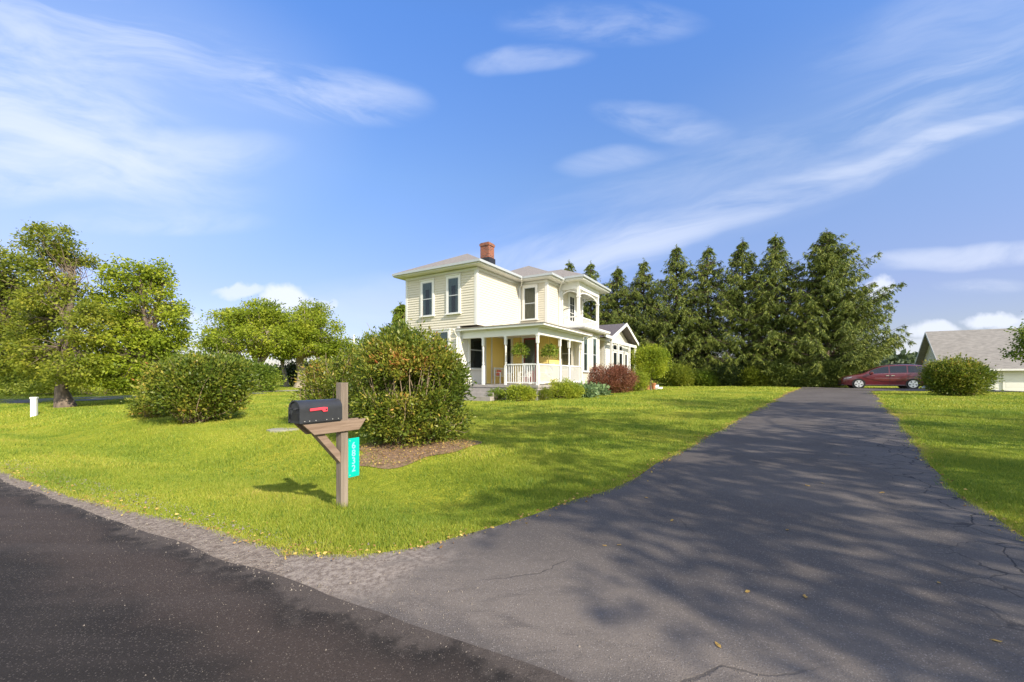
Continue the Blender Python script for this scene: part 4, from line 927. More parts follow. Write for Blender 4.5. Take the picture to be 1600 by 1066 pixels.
leafy_tree('maple_tree', bB, 2.6, .17, lobes_px(bB, [(205, 435, 40, 26, 0), (252, 432, 28, 24, .4), (180, 485, 40, 40, .2), (235, 500, 52, 52, 0), (205, 560, 72, 50, -.5), (270, 470, 24, 36, .6), (175, 578, 52, 26, -1.0), (272, 540, 30, 34, .5)]),
           720, 50, .14, .33, LM['lime'], M['bark'], 52, 'bushy yellow green tree with foliage to the ground left of the rusty bush', 'tree', gap=.6, gf=1.2, shell=.35)
bC = (-29.0, 21.8)
leafy_tree('maple_tree', bC, 2.8, .22, lobes_px(bC, [(-10, 440, 60, 55, 0), (20, 480, 50, 60, .5), (10, 550, 70, 44, -.5), (-60, 480, 70, 90, 0)]),
           620, 50, .15, .38, LM['olive'], M['bark'], 53, 'yellow green tree cut off by the left edge of the photo', 'tree', gap=.3, gf=1.0, shell=.4)
bush('shrub', (-30, 30), [(0, 0, 1.0, 3.4, 1.4, 1.3), (3.5, 0, .8, 2.4, 1.2, 1.0), (-4, 0, 1, 3, 1.3, 1.3)], 420, 40, .17, .42, LM['gold'], 54, 'low golden thicket across the side road at far left', 'thicket', stems=30, gap=.1)
bush('shrub', (-21.5, 31.2), [(0, 0, 1.3, 2.6, 1.4, 1.4), (2.6, 0, 1.0, 1.5, 1.2, 1.1)], 340, 40, .16, .4, LM['green'], 55, 'dark green shrub mass beyond the side road behind the lime tree', 'thicket', stems=30, gap=.15)
# pair of park trees in the middle distance
bD = (-22.2, 36.5)
leafy_tree('locust_tree', bD, 2.2, .38, lobes_px(bD, [(365, 510, 42, 26, 0), (340, 535, 30, 24, .5), (405, 500, 40, 30, 0), (395, 532, 58, 24, -1), (410, 485, 22, 16, .5), (440, 520, 30, 30, .5)]),
           560, 46, .20, .50, LM['lime'], M['bark_pale'], 56, 'spreading green tree with a short pale trunk, left of the middle pair', 'tree', gap=.5, gf=.8, shell=.3)
bE = (-20.2, 39.6)
leafy_tree('locust_tree', bE, 3.3, .46, lobes_px(bE, [(470, 500, 44, 30, 0), (450, 528, 50, 26, -1), (500, 524, 44, 34, 0), (485, 484, 26, 16, .6), (525, 550, 26, 30, 1), (470, 548, 50, 13, -1.5)]),
           600, 46, .20, .50, LM['lime'], M['bark_pale'], 57, 'spreading green tree with a thick straight trunk, right of the middle pair', 'tree', gap=.5, gf=.8, shell=.3)
bF = (-23.0, 42.5)
leafy_tree('crooked_tree', bF, 2.6, .22, lobes_px(bF, [(452, 548, 24, 13, 0), (435, 540, 22, 12, .5)]), 90, 40, .25, .7, LM['green'], M['bark_pale'], 58, 'thin crooked pale-stemmed tree between the two spreading trees', 'tree', gap=.2, lean=(-.5, 0))
for i, (x, y, sx, hgt, mt, lab) in enumerate([(-23.5, 47, 3.0, 2.6, 'dark', 'dark evergreen thicket behind the crooked tree'), (-31, 46, 4.0, 2.6, 'green', 'green thicket behind the left spreading tree'), (-17.3, 45, 2.6, 3.6, 'dark', 'dark thicket behind the right spreading tree'), (-14.2, 43, 2.2, 5.2, 'green', 'taller green thicket left of the big bush in the distance')]):
    bush('thicket', (x, y), [(0, 0, hgt*.5, sx, 1.5, hgt*.52), (sx*.5, 0, hgt*.4, sx*.6, 1.2, hgt*.42)], 260, 36, .26, .6, LM[mt], 60+i, lab, 'thicket', stems=12, gap=.05)
# conifer tip left of the house
b_, h_ = sp_at(626, 474, 31.5); spruce('arborvitae', b_, h_, 1.15, 71, 'dark narrow evergreen peeking out behind the left end of the house', None, dens=1.0, lm=LM['green'], cone=.7)['category'] = 'evergreen'
# understorey along the spruces
ug = 'evergreen understorey shrubs below the spruce row'
for i, (px, Y, hgt, wd, mt) in enumerate([(1058, 39, 1.7, 1.5, 'olive'), (1104, 39.5, 1.1, 1.4, 'green'), (1142, 38.5, 1.7, 1.3, 'dark'), (1180, 37.5, 1.3, 1.4, 'olive'), (1222, 36.4, 1.9, 1.2, 'spruce'), (1262, 35.4, 1.2, 1.3, 'spruce'), (1302, 34.8, 1.9, 1.3, 'spruce')]):
    labs = ['low evergreen shrub right of the small round tree at the row foot', 'short green shrub below the shaggy spruce', 'dark shrub below the narrowest spruce', 'olive shrub under the broad open-limbed spruce', 'tall olive shrub at the far end of the driveway', 'olive shrub right of the driveway end', 'olive shrub in front of the widest spruce beside the minivan nose']
    bush('evergreen_shrub', ((px-800)/650*Y, Y), [(0, 0, hgt*.5, wd, 1.3, hgt*.55), (-.6, 0, hgt*.7, wd*.5, 1, hgt*.4)], 300, 40, .2, .42, LM[mt], 80+i, labs[i], 'shrub', ug, stems=14, gap=.1, narrow=.35)
# tree whose branches enter at the right edge
bG = (33.2, 23.5)
leafy_tree('maple_tree', bG, 2.6, .26, [(-3.2, -.6, 3.3, 1.6, 1.4, .75), (-2.0, 0, 3.7, 1.6, 1.5, .8), (-3.4, 0, 2.4, 1.0, 1.2, .6), (0, 0, 4.4, 2.2, 2.2, 1.2), (1.8, 0, 3.8, 2, 2, 1.2), (-.6, -.8, 3.2, 2.2, 1.4, .9)], 560, 46, .17, .5, LM['green'], M['bark'], 59, 'tree whose dark leafy branches reach in from the right edge over the shed', 'tree', gap=.45, shell=.35)
# trees across the street behind the viewpoint: they throw the dappled shade
def shade_tree(x, y, h, r, seed, lab, ncl=95, src=None):
    if src is None:
        return leafy_tree('roadside_tree', (x, y), h*.38, .28, [(0, 0, h*.66, r, r, h*.27), (r*.5, .3, h*.55, r*.8, r*.8, h*.2), (-r*.5, -.2, h*.6, r*.8, r*.8, h*.22), (0, r*.4, h*.85, r*.6, r*.6, h*.15)], ncl, 40, .2, .42, LM['green'], M['bark'], seed, lab, 'tree', 'trees across the street behind the viewpoint', gap=.8, gf=.8, twigs=False)
    c = copy_tree(src); c.location = (x, y, gz(x, y)); c['label'] = lab; return c
t0 = shade_tree(14.5, -2.2, 9.5, 3.2, 91, 'leafy tree across the street that shades the middle of the driveway')
for (x, y, rz, sc_, lab) in [(11.6, -4.3, 2.2, 1.05, 'leafy tree across the street that shades the lower driveway and lawn edge'), (12.6, .2, .7, 1.38, 'tall leafy tree beside the right lawn that shades the left lawn'), (18.8, 4.6, 5.2, 1.35, 'tall leafy tree beside the right lawn that shades the upper driveway'), (20.8, -.6, 1.3, 1.02, 'leafy tree across the street that shades the upper right lawn'), (10.8, -7.2, 2.5, .95, 'leafy tree across the street that shades the foot of the driveway'), (18.5, -8.5, 4.0, 1.15, 'tall leafy tree across the street farther back')]:
    c = shade_tree(x, y, 0, 0, 0, lab, src=t0); c.rotation_euler[2] = rz; c.scale = (sc_,)*3

# ------------------------------------------------------------------ grass, litter, grit
def inside(poly, x, y):
    p = np.asarray(poly); n = len(p); r = np.zeros(len(x), bool); j = n-1
    for i in range(n):
        c = ((p[i, 1] > y) != (p[j, 1] > y)) & (x < (p[j, 0]-p[i, 0])*(y-p[i, 1])/(p[j, 1]-p[i, 1]+1e-12)+p[i, 0]); r ^= c; j = i
    return r
drive_poly = np.vstack([drive_left, drive_right[::-1]]); pad_poly = np.vstack([padL, padR[::-1]]); sh_poly = np.vstack([sh_out, sh_in[::-1]])
rg = np.random.default_rng(77)
def lawn_pts(n, y0, y1, xlim=1.32):
    y = np.sqrt(rg.uniform(y0**2, y1**2, n)); x = rg.uniform(-1, 1, n)*xlim*y
    d = dist_road(x, y); ok = (d > .12) & ~inside(drive_poly, x, y) & ~inside(pad_poly, x, y) & ~inside(sh_poly, x, y)
    hx = (x-HC.x)*HU.x+(y-HC.y)*HU.y; hy = (x-HC.x)*HV.x+(y-HC.y)*HV.y
    ok &= ~((hx > -.9) & (hx < 19) & (hy > -3.4) & (hy < 5))
    mm = ((x-mc[0])/1.1)**2+((y-mc[1])/.9)**2; ok &= ~(rg.random(n) < np.clip(1.5-mm*1.1, 0, .97))
    return x[ok], y[ok]
def blades(x, y, per, h, w, spread, kind='grass'):
    n = len(x); X = np.repeat(x, per)+rg.normal(0, spread, n*per); Y = np.repeat(y, per)+rg.normal(0, spread, n*per); N_ = len(X)
    Z = g(X, Y)-.004; hh = h*rg.uniform(.45, 1.25, N_)*(1+.35*np.sin(X*1.7+2*np.sin(Y*1.1)))*.85; a = rg.uniform(0, 2*np.pi, N_)
    ln = rg.uniform(.1, .9, N_)*hh; b = rg.uniform(0, 2*np.pi, N_)
    wx, wy = np.cos(a)*w*.5, np.sin(a)*w*.5
    V = np.stack([np.stack([X-wx, Y-wy, Z], 1), np.stack([X+wx, Y+wy, Z], 1), np.stack([X+np.cos(b)*ln, Y+np.sin(b)*ln, Z+hh], 1)], 1).reshape(-1, 3)
    tint = np.clip(rg.normal(.5, .17, N_)+.16*np.sin(X*.9+1.3*np.sin(Y*.7))*np.sin(Y*1.3+.5), 0, .97)
    return V, tint
VV = []; TT = []
for (n, y0, y1, per, h, w, spr) in [(30000, 3, 7.5, 22, .045, .007, .05), (26000, 7.5, 14, 18, .055, .013, .09), (16000, 14, 26, 14, .07, .028, .16), (7000, 26, 44, 10, .08, .05, .25)]:
    x, y = lawn_pts(n, y0, y1); V, t_ = blades(x, y, per, h, w, spr); VV.append(V); TT.append(t_)
# tufts hugging the paving edges
for e, sgn in ((eL, 1), (eR, -1), (sh_out[::1], 0)):
    k = rg.integers(0, len(e)-1, 5200); f = rg.random(5200)[:, None]; p = e[k]*(1-f)+e[k+1]*f; q = np.hypot(p[:, 0], p[:, 1]); p = p[q < 26]
    V, t_ = blades(p[:, 0]+rg.normal(0, .025, len(p)), p[:, 1]+rg.normal(0, .025, len(p)), 6, .05, .009, .02); t_ = np.clip(t_+.18, 0, 1); VV.append(V); TT.append(t_)
for (n, y0, y1, h, w) in ((900, 3, 9, .085, .009), (900, 9, 22, .10, .02)):
    x, y = lawn_pts(n, y0, y1); V, t_ = blades(x, y, 16, h, w, .05 if y1 < 10 else .12); VV.append(V); TT.append(np.clip(t_-.30+np.repeat(rg.normal(0, .2, len(x)), 16), 0, 1))
an = rg.uniform(0, 6.28, 60); V, t_ = blades(-2.16+.085*np.cos(an), 5.29+.085*np.sin(an), 6, .10, .008, .02); VV.append(V); TT.append(t_)
V = np.concatenate(VV); T_ = np.concatenate(TT)
tag(npmesh('grass', V, np.arange(len(V)).reshape(-1, 3), M['grass'], None, T_), 'short yellow green mown grass blades covering the lawn', 'grass', kind='stuff')
# dry leaf litter along the edges
LM['dry'] = leafmat('leaf_dry', [(0, (.18, .10, .04)), (.5, (.42, .25, .09)), (1, (.60, .45, .12))], .2, 3, .2)
def litter(px_, n):
    P = np.array(px_); D = rg.normal(size=(len(P), 3)); D[:, 2] = rg.uniform(-.05, .3, len(P)); L_ = rg.uniform(.02, .045, len(P)); return leaves(P, D, L_, L_*.55, rg, .2)
pts = []
for e, w_, n_ in ((eL, .07, 1500), (eR, .07, 500), (sh_out, .10, 700)):
    k = rg.integers(0, len(e)-1, n_); f = rg.random(n_)[:, None]; p = e[k]*(1-f)+e[k+1]*f+rg.normal(0, w_, (n_, 2)); pts.append(p)
th_ = rg.uniform(0, 6.28, 1300); q_ = np.sqrt(rg.random(1300)); pts.append(np.stack([mc[0]+1.3*q_*np.cos(th_), mc[1]+1.05*q_*np.sin(th_)], 1))
pts = np.concatenate(pts); pts = np.c_[pts, g(pts[:, 0], pts[:, 1])+.028+rg.uniform(0, .02, len(pts))]
V, Fq = litter(pts, 0); tag(npmesh('leaf_litter', V, Fq, LM['dry'], None, rg.random(len(Fq))), 'dry brown leaf litter along the paving edges and under the big bush', 'leaf litter', kind='stuff')
# loose grit at the street edge
ng = 7000; s_ = rg.uniform(-12, 6, ng); dd_ = rg.normal(-.25, .38, ng); dd_ = np.where(rg.random(ng) < .6, rg.uniform(-.08, .6, ng), dd_)
gx_, gy_ = RD[0]*s_+RN[0]*(dd_+2.0494), RD[1]*s_+RN[1]*(dd_+2.0494); gzv = np.where(dd_ < 0, .033, g(gx_, gy_)+.026)
keep_ = (s_ < -1.5) | (rg.random(ng) < .35); sz = rg.uniform(.0018, .0050, ng)*np.where((dd_ > -.05) & (s_ < -2.5), 1.6, 1)*keep_*np.where(dd_ < -.1, .7, 1)*(1+1.2*(rg.random(ng) < .04)); tv = np.array([(1, 0, -.5), (-.5, .87, -.5), (-.5, -.87, -.5), (0, 0, 1.0)])
V = (np.stack([gx_, gy_, gzv], 1)[:, None, :]+tv[None]*sz[:, None, None]*rg.uniform(.7, 1.3, (ng, 4, 3))).reshape(-1, 3)
b4 = np.arange(ng)[:, None]*4; Fq = np.concatenate([b4+np.array(t_)[None] for t_ in ((0, 1, 3), (1, 2, 3), (2, 0, 3))])
M['grit'] = mat('pale_grit', (.32, .28, .24), .9, .2, noise=.6, nscale=25)
tag(npmesh('loose_grit', V, Fq, M['grit']), 'pale loose grit scattered along the street edge', 'grit', kind='stuff')
# single fallen leaves on the driveway
M['fallen'] = mat('fallen_leaf', (.50, .36, .08), .7, .2, col2=(.32, .17, .06), nscale=20)
lf = MB(); o_ = [(0, 0, 0), (.35, .22, .05), (.8, .16, .02), (1, 0, .10), (.8, -.16, .0), (.35, -.22, .06)]
lf.add([(a*.055-.027, b*.055, c*.055) for a, b, c in o_]+[(-.01, 0, .004), (.012, 0, .001)], [(0, 1, 6), (0, 6, 5), (1, 2, 7, 6), (6, 7, 4, 5), (2, 3, 7), (7, 3, 4)])
l0 = lf.build('fallen_leaf', M['fallen'])
spots = [(945, 857, 'left one of the pair of leaves near the lower left lawn edge of the driveway'), (967, 856, 'right one of the pair of leaves near the lower left lawn edge of the driveway'),
 (1010, 781, 'leaf lying closest to the left lawn where the driveway narrows'), (1285, 758, 'right leaf of the two lying side by side in the middle of the driveway'), (1262, 762, 'left leaf of the two lying side by side in the middle of the driveway'),
 (1050, 817, 'leaf on the left third of the driveway, above the pair of leaves'), (1168, 930, 'yellow leaf low in the middle of the driveway, left of a duller one'), (1258, 938, 'dull leaf low in the middle of the driveway, right of a yellow one'),
 (1122, 1015, 'leaf nearest the viewer at the foot of the driveway'), (1556, 1008, 'leaf nearest the lower right corner of the photo'), (1467, 916, 'leaf lying on the cracked right side, above the corner one'),
 (1230, 832, 'leaf alone at the centre of the driveway'), (1378, 773, 'leaf on the right half of the driveway beside the long cracks'), (1350, 640, 'farthest leaf, on the sunlit top of the driveway')]
for i, (px, py, lab) in enumerate(spots):
    o = l0 if i == 0 else l0.copy()
    if i: C.objects.link(o)
    X, Y = G(px, py); o.location = (X, Y, gz(X, Y)+.026); o.rotation_euler = (rg.uniform(-.2, .2), rg.uniform(-.2, .2), rg.uniform(0, 6.28)); o.scale = (rg.uniform(.7, 1.3),)*3
    tag(o, lab, 'leaf', 'fallen leaves scattered on the driveway')

# ------------------------------------------------------------------ mailbox on its post
def woodmat(name, c1, c2):
    return mat(name, c1, .85, .15, col2=c2, nscale=9, bump=.5, bscale=30, streak=(1, 1, .08))
M['wood'] = woodmat('weathered_post_wood', (.30, .25, .20), (.155, .125, .10))
M['wood2'] = mat('weathered_arm_wood', (.30, .225, .17), .85, .15, col2=(.16, .11, .08), nscale=9, bump=.5, bscale=30, streak=(.08, 1, 1))
mbz = gz(-2.16, 5.29)
mp_ = empty('mailbox_post', (-2.16, 5.29, mbz), HA, 'weathered wooden post with a cross arm and diagonal brace beside the street', 'post')
q = MB(); q.box(-.052, .052, -.052, .052, -.3, 1.535-mbz); q.build('upright', M['wood'], mp_, bevel=.007)
z0 = .925-mbz; z1 = 1.06-mbz
for s in (-1, 1):
    q = MB(); ya = s*.0535; out = [(-.585, ya, z1), (.30, ya, z1), (.26, ya, z1-.05), (.19, ya, z0), (-.44, ya, z0)]
    q.prism(out, (0, s*.038, 0)); q.build('cross_arm', M['wood2'], mp_, bevel=.004)
q = MB(); q.prism([(-.40, -.045, z0-.001), (-.28, -.045, z0-.001), (-.054, -.045, z0-.27), (-.054, -.045, z0-.40)], (0, .09, 0)); q.build('brace', M['wood2'], mp_, bevel=.004)
# the box itself
M['mb_black'] = mat('mailbox_black', (.035, .037, .042), .42, .5, noise=.25, nscale=8, bump=.12, bscale=120)
M['mb_red'] = mat('mailbox_flag_red', (.72, .06, .09), .45)
M['rivet'] = mat('rivet', (.75, .74, .72), .3, .5, metal=.6)
mb = empty('mailbox', (-2.16, 5.29, 1.075), HA, 'black arched metal mailbox with its red flag lowered on the wooden arm', 'mailbox')
w, hs_, x0, x1 = .108, .155, -.635, -.075
def arch_out(w, hs, n=18): return [(w, 0.0)]+[(w*math.cos(math.pi*i/n), hs+w*.98*math.sin(math.pi*i/n)) for i in range(n+1)]+[(-w, 0.0)]
o = arch_out(w, hs_)
q = MB(); q.prism([(x0+.02, a, b) for a, b in o], (x1-x0-.02, 0, 0)); bo = q.build('body', M['mb_black'], mb, bevel=.006)
q = MB(); o2 = arch_out(w+.006, hs_); i2 = arch_out(w-.012, hs_-.0)
k = len(o2)
q.add([(x0, a, b-.002) for a, b in o2]+[(x0, a, max(b, .010)) for a, b in i2]+[(x0+.035, a, b-.002) for a, b in o2]+[(x0+.035, a, max(b, .01)) for a, b in i2],
      [(i, i+1, k+i+1, k+i) for i in range(k-1)]+[(2*k+i+1, 2*k+i, 3*k+i, 3*k+i+1) for i in range(k-1)]+[(i+1, i, 2*k+i, 2*k+i+1) for i in range(k-1)]+[(k+i, k+i+1, 3*k+i+1, 3*k+i) for i in range(k-1)])
q.build('rim', M['mb_black'], mb)
q = MB(); q.prism([(x0+.012, a, b) for a, b in arch_out(w-.013, hs_-.004)], (.007, 0, 0)); dr = q.build('door', M['mb_black'], mb)
q = MB(); q.prism([(x0+.009, a, b) for a, b in [(-.075, .03), (.075, .03), (.055, .11), (-.055, .11)]], (.002, 0, 0)); q.build('door_panel', M['black_metal'], dr)
q = MB(); q.tube([(x0+.01, -.06, .17), (x0-.03, -.05, .165), (x0-.03, .05, .165), (x0+.01, .06, .17)], .006, 6); q.prism([(x0-.028, a, b) for a, b in [(-.05, .165), (.05, .165), (0, .10)]], (.006, 0, 0)); q.build('handle', M['mb_black'], dr)
q = MB(); q.prism([(x0+.12, -w-.014, .165), (x0+.30, -w-.014, .175), (x0+.345, -w-.014, .17), (x0+.345, -w-.014, .12), (x0+.29, -w-.014, .118), (x0+.268, -w-.014, .142), (x0+.12, -w-.014, .135)], (0, .009, 0)); fo = q.build('flag', M['mb_red'], mb, bevel=.003)
q = MB(); q.tube([(x0+.325, -w-.02, .145), (x0+.325, -w+.001, .145)], .009, 8); q.build('flag_pivot', M['black_metal'], fo)
for xx in (.06, .12, .20, .34, .42, .50): q = MB(); q.tube([(x0+xx, -w-.004, .022), (x0+xx, -w+.001, .022)], .0055, 8); q.build('rivet', M['rivet'], mb)
q = MB(); q.box(x0+.06, x1-.02, -w+.012, w-.012, -.0145, -.001); q.build('base_board', M['black_metal'], mb)
# teal address plate
M['teal'] = mat('teal_reflective', (.0, .46, .36), .35, .5); M['digit'] = mat('digit_white', (.25, .80, .70), .4)
sgn_ = empty('address_plate', (-2.16, 5.29, .32), HA, 'teal address plate with pale upright digits 6832 on the mailbox post', 'sign')
q = MB(); q.box(.048, .215, -.0605, -.0535, 0, .50); q.build('plate', M['teal'], sgn_, bevel=.002)
for i, ch_ in enumerate('6832'):
    cu = bpy.data.curves.new('digit', 'FONT'); cu.body = ch_; cu.size = .118; cu.align_x = 'CENTER'; cu.extrude = .0012; cu.offset = .002
    to = bpy.data.objects.new('digit_tmp', cu); C.objects.link(to); bpy.context.view_layer.update()
    me = bpy.data.meshes.new_from_object(to.evaluated_get(bpy.context.evaluated_depsgraph_get())); bpy.data.objects.remove(to)
    me.name = 'digit'; me.materials.clear(); me.materials.append(M['digit']); do = bpy.data.objects.new('digit', me); C.objects.link(do); do.parent = sgn_
    do.location = (.125, -.0622, .365-i*.098); do.rotation_euler = (R(90), 0, 0)
q = MB()
for zz in (.03, .47): q.tube([(.07, -.065, zz), (.07, -.06, zz)], .006, 8)
q.build('screw', M['rivet'], sgn_)
# flat concrete cover and pale utility marker
X, Y = G(443, 673); q = MB(); q.lathe([(.42, -.05), (.42, .035), (.36, .05)], 0, 0, 9); o = q.build('concrete_cover', M['lane']); o.location = (X, Y, gz(X, Y)); o.scale = (1, .7, 1); tag(o, 'flat pale concrete cover lying in the lawn behind the mailbox', 'cover')
um = (-19.3, 16.8); q = MB(); q.box(-.085, .085, -.08, .08, -.05, .69); q.box(-.10, .10, -.095, .095, .69, .76)
o = q.build('utility_pedestal', M['white'], bevel=.012); o.location = (*um, gz(*um)); o.rotation_euler = (0, 0, .5); tag(o, 'pale grey utility pedestal standing in the left lawn near the side road', 'pedestal')
# distant pole
up = empty('utility_pole', (-20.5, 54, gz(-20.5, 54)), 0, 'distant white utility pole with a short crossarm left of the house', 'pole')
q = MB(); q.tube([(0, 0, 0), (0, 0, 6.4)], .10, 8); q.build('pole', M['white_trim'], up); q = MB(); q.box(-.7, .7, -.06, .06, 5.7, 5.85); q.build('crossarm', M['bark'], up)
q = MB(); q.tube([(.35, 0, 5.0), (.35, 0, 5.6)], .16, 8); q.build('transformer', M['gutter'], up)
q = MB(); q.box(-.08, .08, -.08, .08, 0, 1.0); q.box(-.1, .1, -.1, .1, 1.0, 1.05); o = q.build('marker_post', M['white']); o.location = (-18.4, 38.0, gz(-18.4, 38)); tag(o, 'short white marker post right of the thick tree trunk', 'post')

# hanging baskets
def basket(x, y, label, seed):
    X, Y = hw(x, y); z = 2.95; r = empty('hanging_basket', (X, Y, z), 0, label, 'hanging basket', 'hanging baskets under the porch beam')
    q = MB(); q.lathe([(.05, -.16), (.13, -.14), (.19, -.05), (.21, .02), (.19, .03)], 0, 0, 12); q.build('basket', M['bark_dark'], r)
    q = MB()
    for k in range(3): a = k*2.09; q.tube([(.2*math.cos(a), .2*math.sin(a), .02), (0, 0, .48)], .004, 4)
    q.tube([(0, 0, .48), (0, 0, .68)], .005, 4); q.build('hanger', M['black_metal'], r)
    rng = np.random.default_rng(seed); n = 900; v = unit(rng.normal(size=(n, 3))); rad = rng.uniform(.12, .42, n)[:, None]; P = v*rad*np.array((1, 1, .62)); P[:, 2] += .04-.25*(np.linalg.norm(P[:, :2], axis=1) > .25)*rng.random(n)
    D = v+rng.normal(size=(n, 3))*.4; D[:, 2] -= .3; L_ = rng.uniform(.07, .15, n); V, Fq = leaves(P, D, L_, L_*.4, rng); npmesh('fern', V, Fq, LM['green'], r, rng.uniform(.1, .9, n))
basket(.3, -2.35, 'hanging basket with trailing plants in front of the porch door', 5)
basket(1.6, -3.3, 'hanging basket between the corner post and next post on the porch side', 6)

# ------------------------------------------------------------------ minivan
M['van'] = mat('van_paint', (.115, .012, .016), .28, .5, coat=.8)
M['vglass'] = mat('van_glass', (.012, .016, .022), .06, .6)
M['chrome'] = mat('chrome', (.8, .8, .82), .18, .5, metal=1)
M['rubber'] = mat('tyre', (.018, .018, .018), .85); M['rim'] = mat('rim', (.78, .78, .80), .3, .5, metal=.5)
M['lamp_red'] = mat('tail_lamp', (.35, .01, .01), .2, coat=.5); M['lamp_white'] = mat('head_lamp', (.6, .62, .65), .12, coat=.6)
def minivan(loc, rz):
    v = empty('minivan', loc, rz, 'dark red minivan parked at the end of the driveway', 'minivan')
    # profile along x: 0 = nose ... 5.2 = tail ; (x, z_low, z_belt, z_top, half width)
    S = [(0.00, .30, .62, .64, .55), (.06, .24, .72, .76, .74), (.22, .20, .80, .86, .88), (.55, .18, .92, .97, .955), (.95, .18, .99, 1.05, .985), (1.25, .18, 1.03, 1.12, .995),
         (1.55, .18, 1.05, 1.28, 1.0), (1.95, .18, 1.07, 1.50, 1.0), (2.35, .18, 1.08, 1.65, 1.0), (2.8, .18, 1.09, 1.72, 1.0), (3.4, .18, 1.10, 1.745, 1.0), (4.0, .18, 1.11, 1.735, 1.0),
         (4.5, .19, 1.12, 1.70, .985), (4.85, .22, 1.13, 1.64, .96), (5.02, .28, 1.12, 1.50, .93), (5.14, .34, 1.05, 1.12, .88), (5.17, .40, .80, .84, .84)]
    def sect(s):
        x, zl, zb, zt, w = s; gh = zt-zb; wr = w-.07-.28*min(gh, .62); r = []
        for (a, z) in [(.80*w, zl), (.97*w, zl+.06), (.985*w, zl+.28), (w, zl+.5*(zb-zl)), (.99*w, zb-.08), (.965*w, zb), (.93*w-.02, zb+.02*(gh > .1))]: r.append((a, z))
        for t in (.35, .7, .93): r.append(((.93*w-.02)*(1-t)+wr*t, zb+gh*t))
        r += [(wr*.93, zt-.01*(gh > .1)), (wr*.6, zt+.02*(gh > .1)), (0, zt+.03*(gh > .1))]
        return r
    rows_ = []; 
    for s in S:
        h = sect(s); full = [(s[0], -a, z) for a, z in h]+[(s[0], a, z) for a, z in reversed(h[:-1])]; rows_.append(full)
    k = len(rows_[0]); V = [p for r in rows_ for p in r]; F = []
    for i in range(len(S)-1):
        for j in range(k-1): F.append((i*k+j, i*k+j+1, (i+1)*k+j+1, (i+1)*k+j))
        F.append((i*k+k-1, i*k, (i+1)*k, (i+1)*k+k-1))
    F.append(tuple(range(k))); F.append(tuple(reversed(range((len(S)-1)*k, len(S)*k))))
    q = MB(); q.add(V, F); bo = q.build('body', M['van'], v, smooth=True)
    mod = bo.modifiers.new('es', 'EDGE_SPLIT'); mod.split_angle = R(38)
    def side(x, t, off):      # point on the greenhouse side at station x, t = 0 belt .. 1 roof
        xs_ = [s[0] for s in S]; zb = np.interp(x, xs_, [s[2] for s in S]); zt = np.interp(x, xs_, [s[3] for s in S]); w = np.interp(x, xs_, [s[4] for s in S])
        gh = zt-zb; wr = w-.07-.28*min(gh, .62); y = (.93*w-.02)*(1-t)+wr*t; return (y+off, zb+.02+gh*t)
    for sy in (-1, 1):
        for (xa, xb) in ((1.62, 2.72), (2.80, 3.72), (3.80, 4.86)):
            n = 8; q = MB(); top = []; bot = []
            for i in range(n+1):
                x = xa+(xb-xa)*i/n
                tt = .84 if x < 4.7 else .80
                y0_, z0_ = side(x, .06, .006); y1_, z1_ = side(x, tt, .010)
                if xa < 2 and x < 1.75: y1_, z1_ = side(x, .55, .010)
                bot.append((x, sy*y0_, z0_)); top.append((x-(.0), sy*y1_, z1_))
            for i in range(n): q.add([bot[i], bot[i+1], top[i+1], top[i]], [(0, 1, 2, 3) if sy < 0 else (3, 2, 1, 0)])
            q.build('window', M['vglass'], v)
        q = MB(); q.tube([(x, sy*(side(x, 0, .012)[0]), side(x, 0, 0)[1]-.005) for x in np.linspace(1.45, 4.95, 12)], .010, 5); q.build('window_trim', M['chrome'], v)
        q = MB(); q.tube([(1.35, sy*1.0, .80), (1.9, sy*1.012, .64), (2.4, sy*1.013, .55), (3.2, sy*1.013, .54), (3.8, sy*1.010, .60)], .012, 5); q.build('body_crease', M['van'], v)
        q = MB(); q.tube([(1.35, sy*.985, .25), (3.75, sy*.985, .25)], .02, 5); q.build('sill_trim', M['chrome'], v)
        for xx in (2.76, 3.76): q = MB(); q.box(xx-.006, xx+.006, sy*1.003-.003, sy*1.003+.003, .32, 1.02); q.build('door_gap', M['black_metal'], v)
        for xx in (2.62, 2.92): q = MB(); q.box(xx-.09, xx+.09, sy*1.01-.014, sy*1.01+.014, .93, .965); q.build('door_handle', M['chrome'], v)
        q = MB(); q.box(1.62, 1.80, sy*1.06-.09, sy*1.06+.09, 1.06, 1.22); q.build('mirror', M['van'], v, bevel=.03)
        q = MB(); q.add([(.10, sy*.80, .66), (.52, sy*.975, .80), (.62, sy*.985, .88), (.22, sy*.90, .80)], [(0, 1, 2, 3) if sy < 0 else (3, 2, 1, 0)]); q.v = [(a-.01, b*1.012, c) for a, b, c in q.v]; q.build('headlight', M['lamp_white'], v)
        q = MB(); q.box(4.86, 5.15, sy*.93-.03, sy*.93+.03, .98, 1.14); q.build('tail_light', M['lamp_red'], v, bevel=.02)
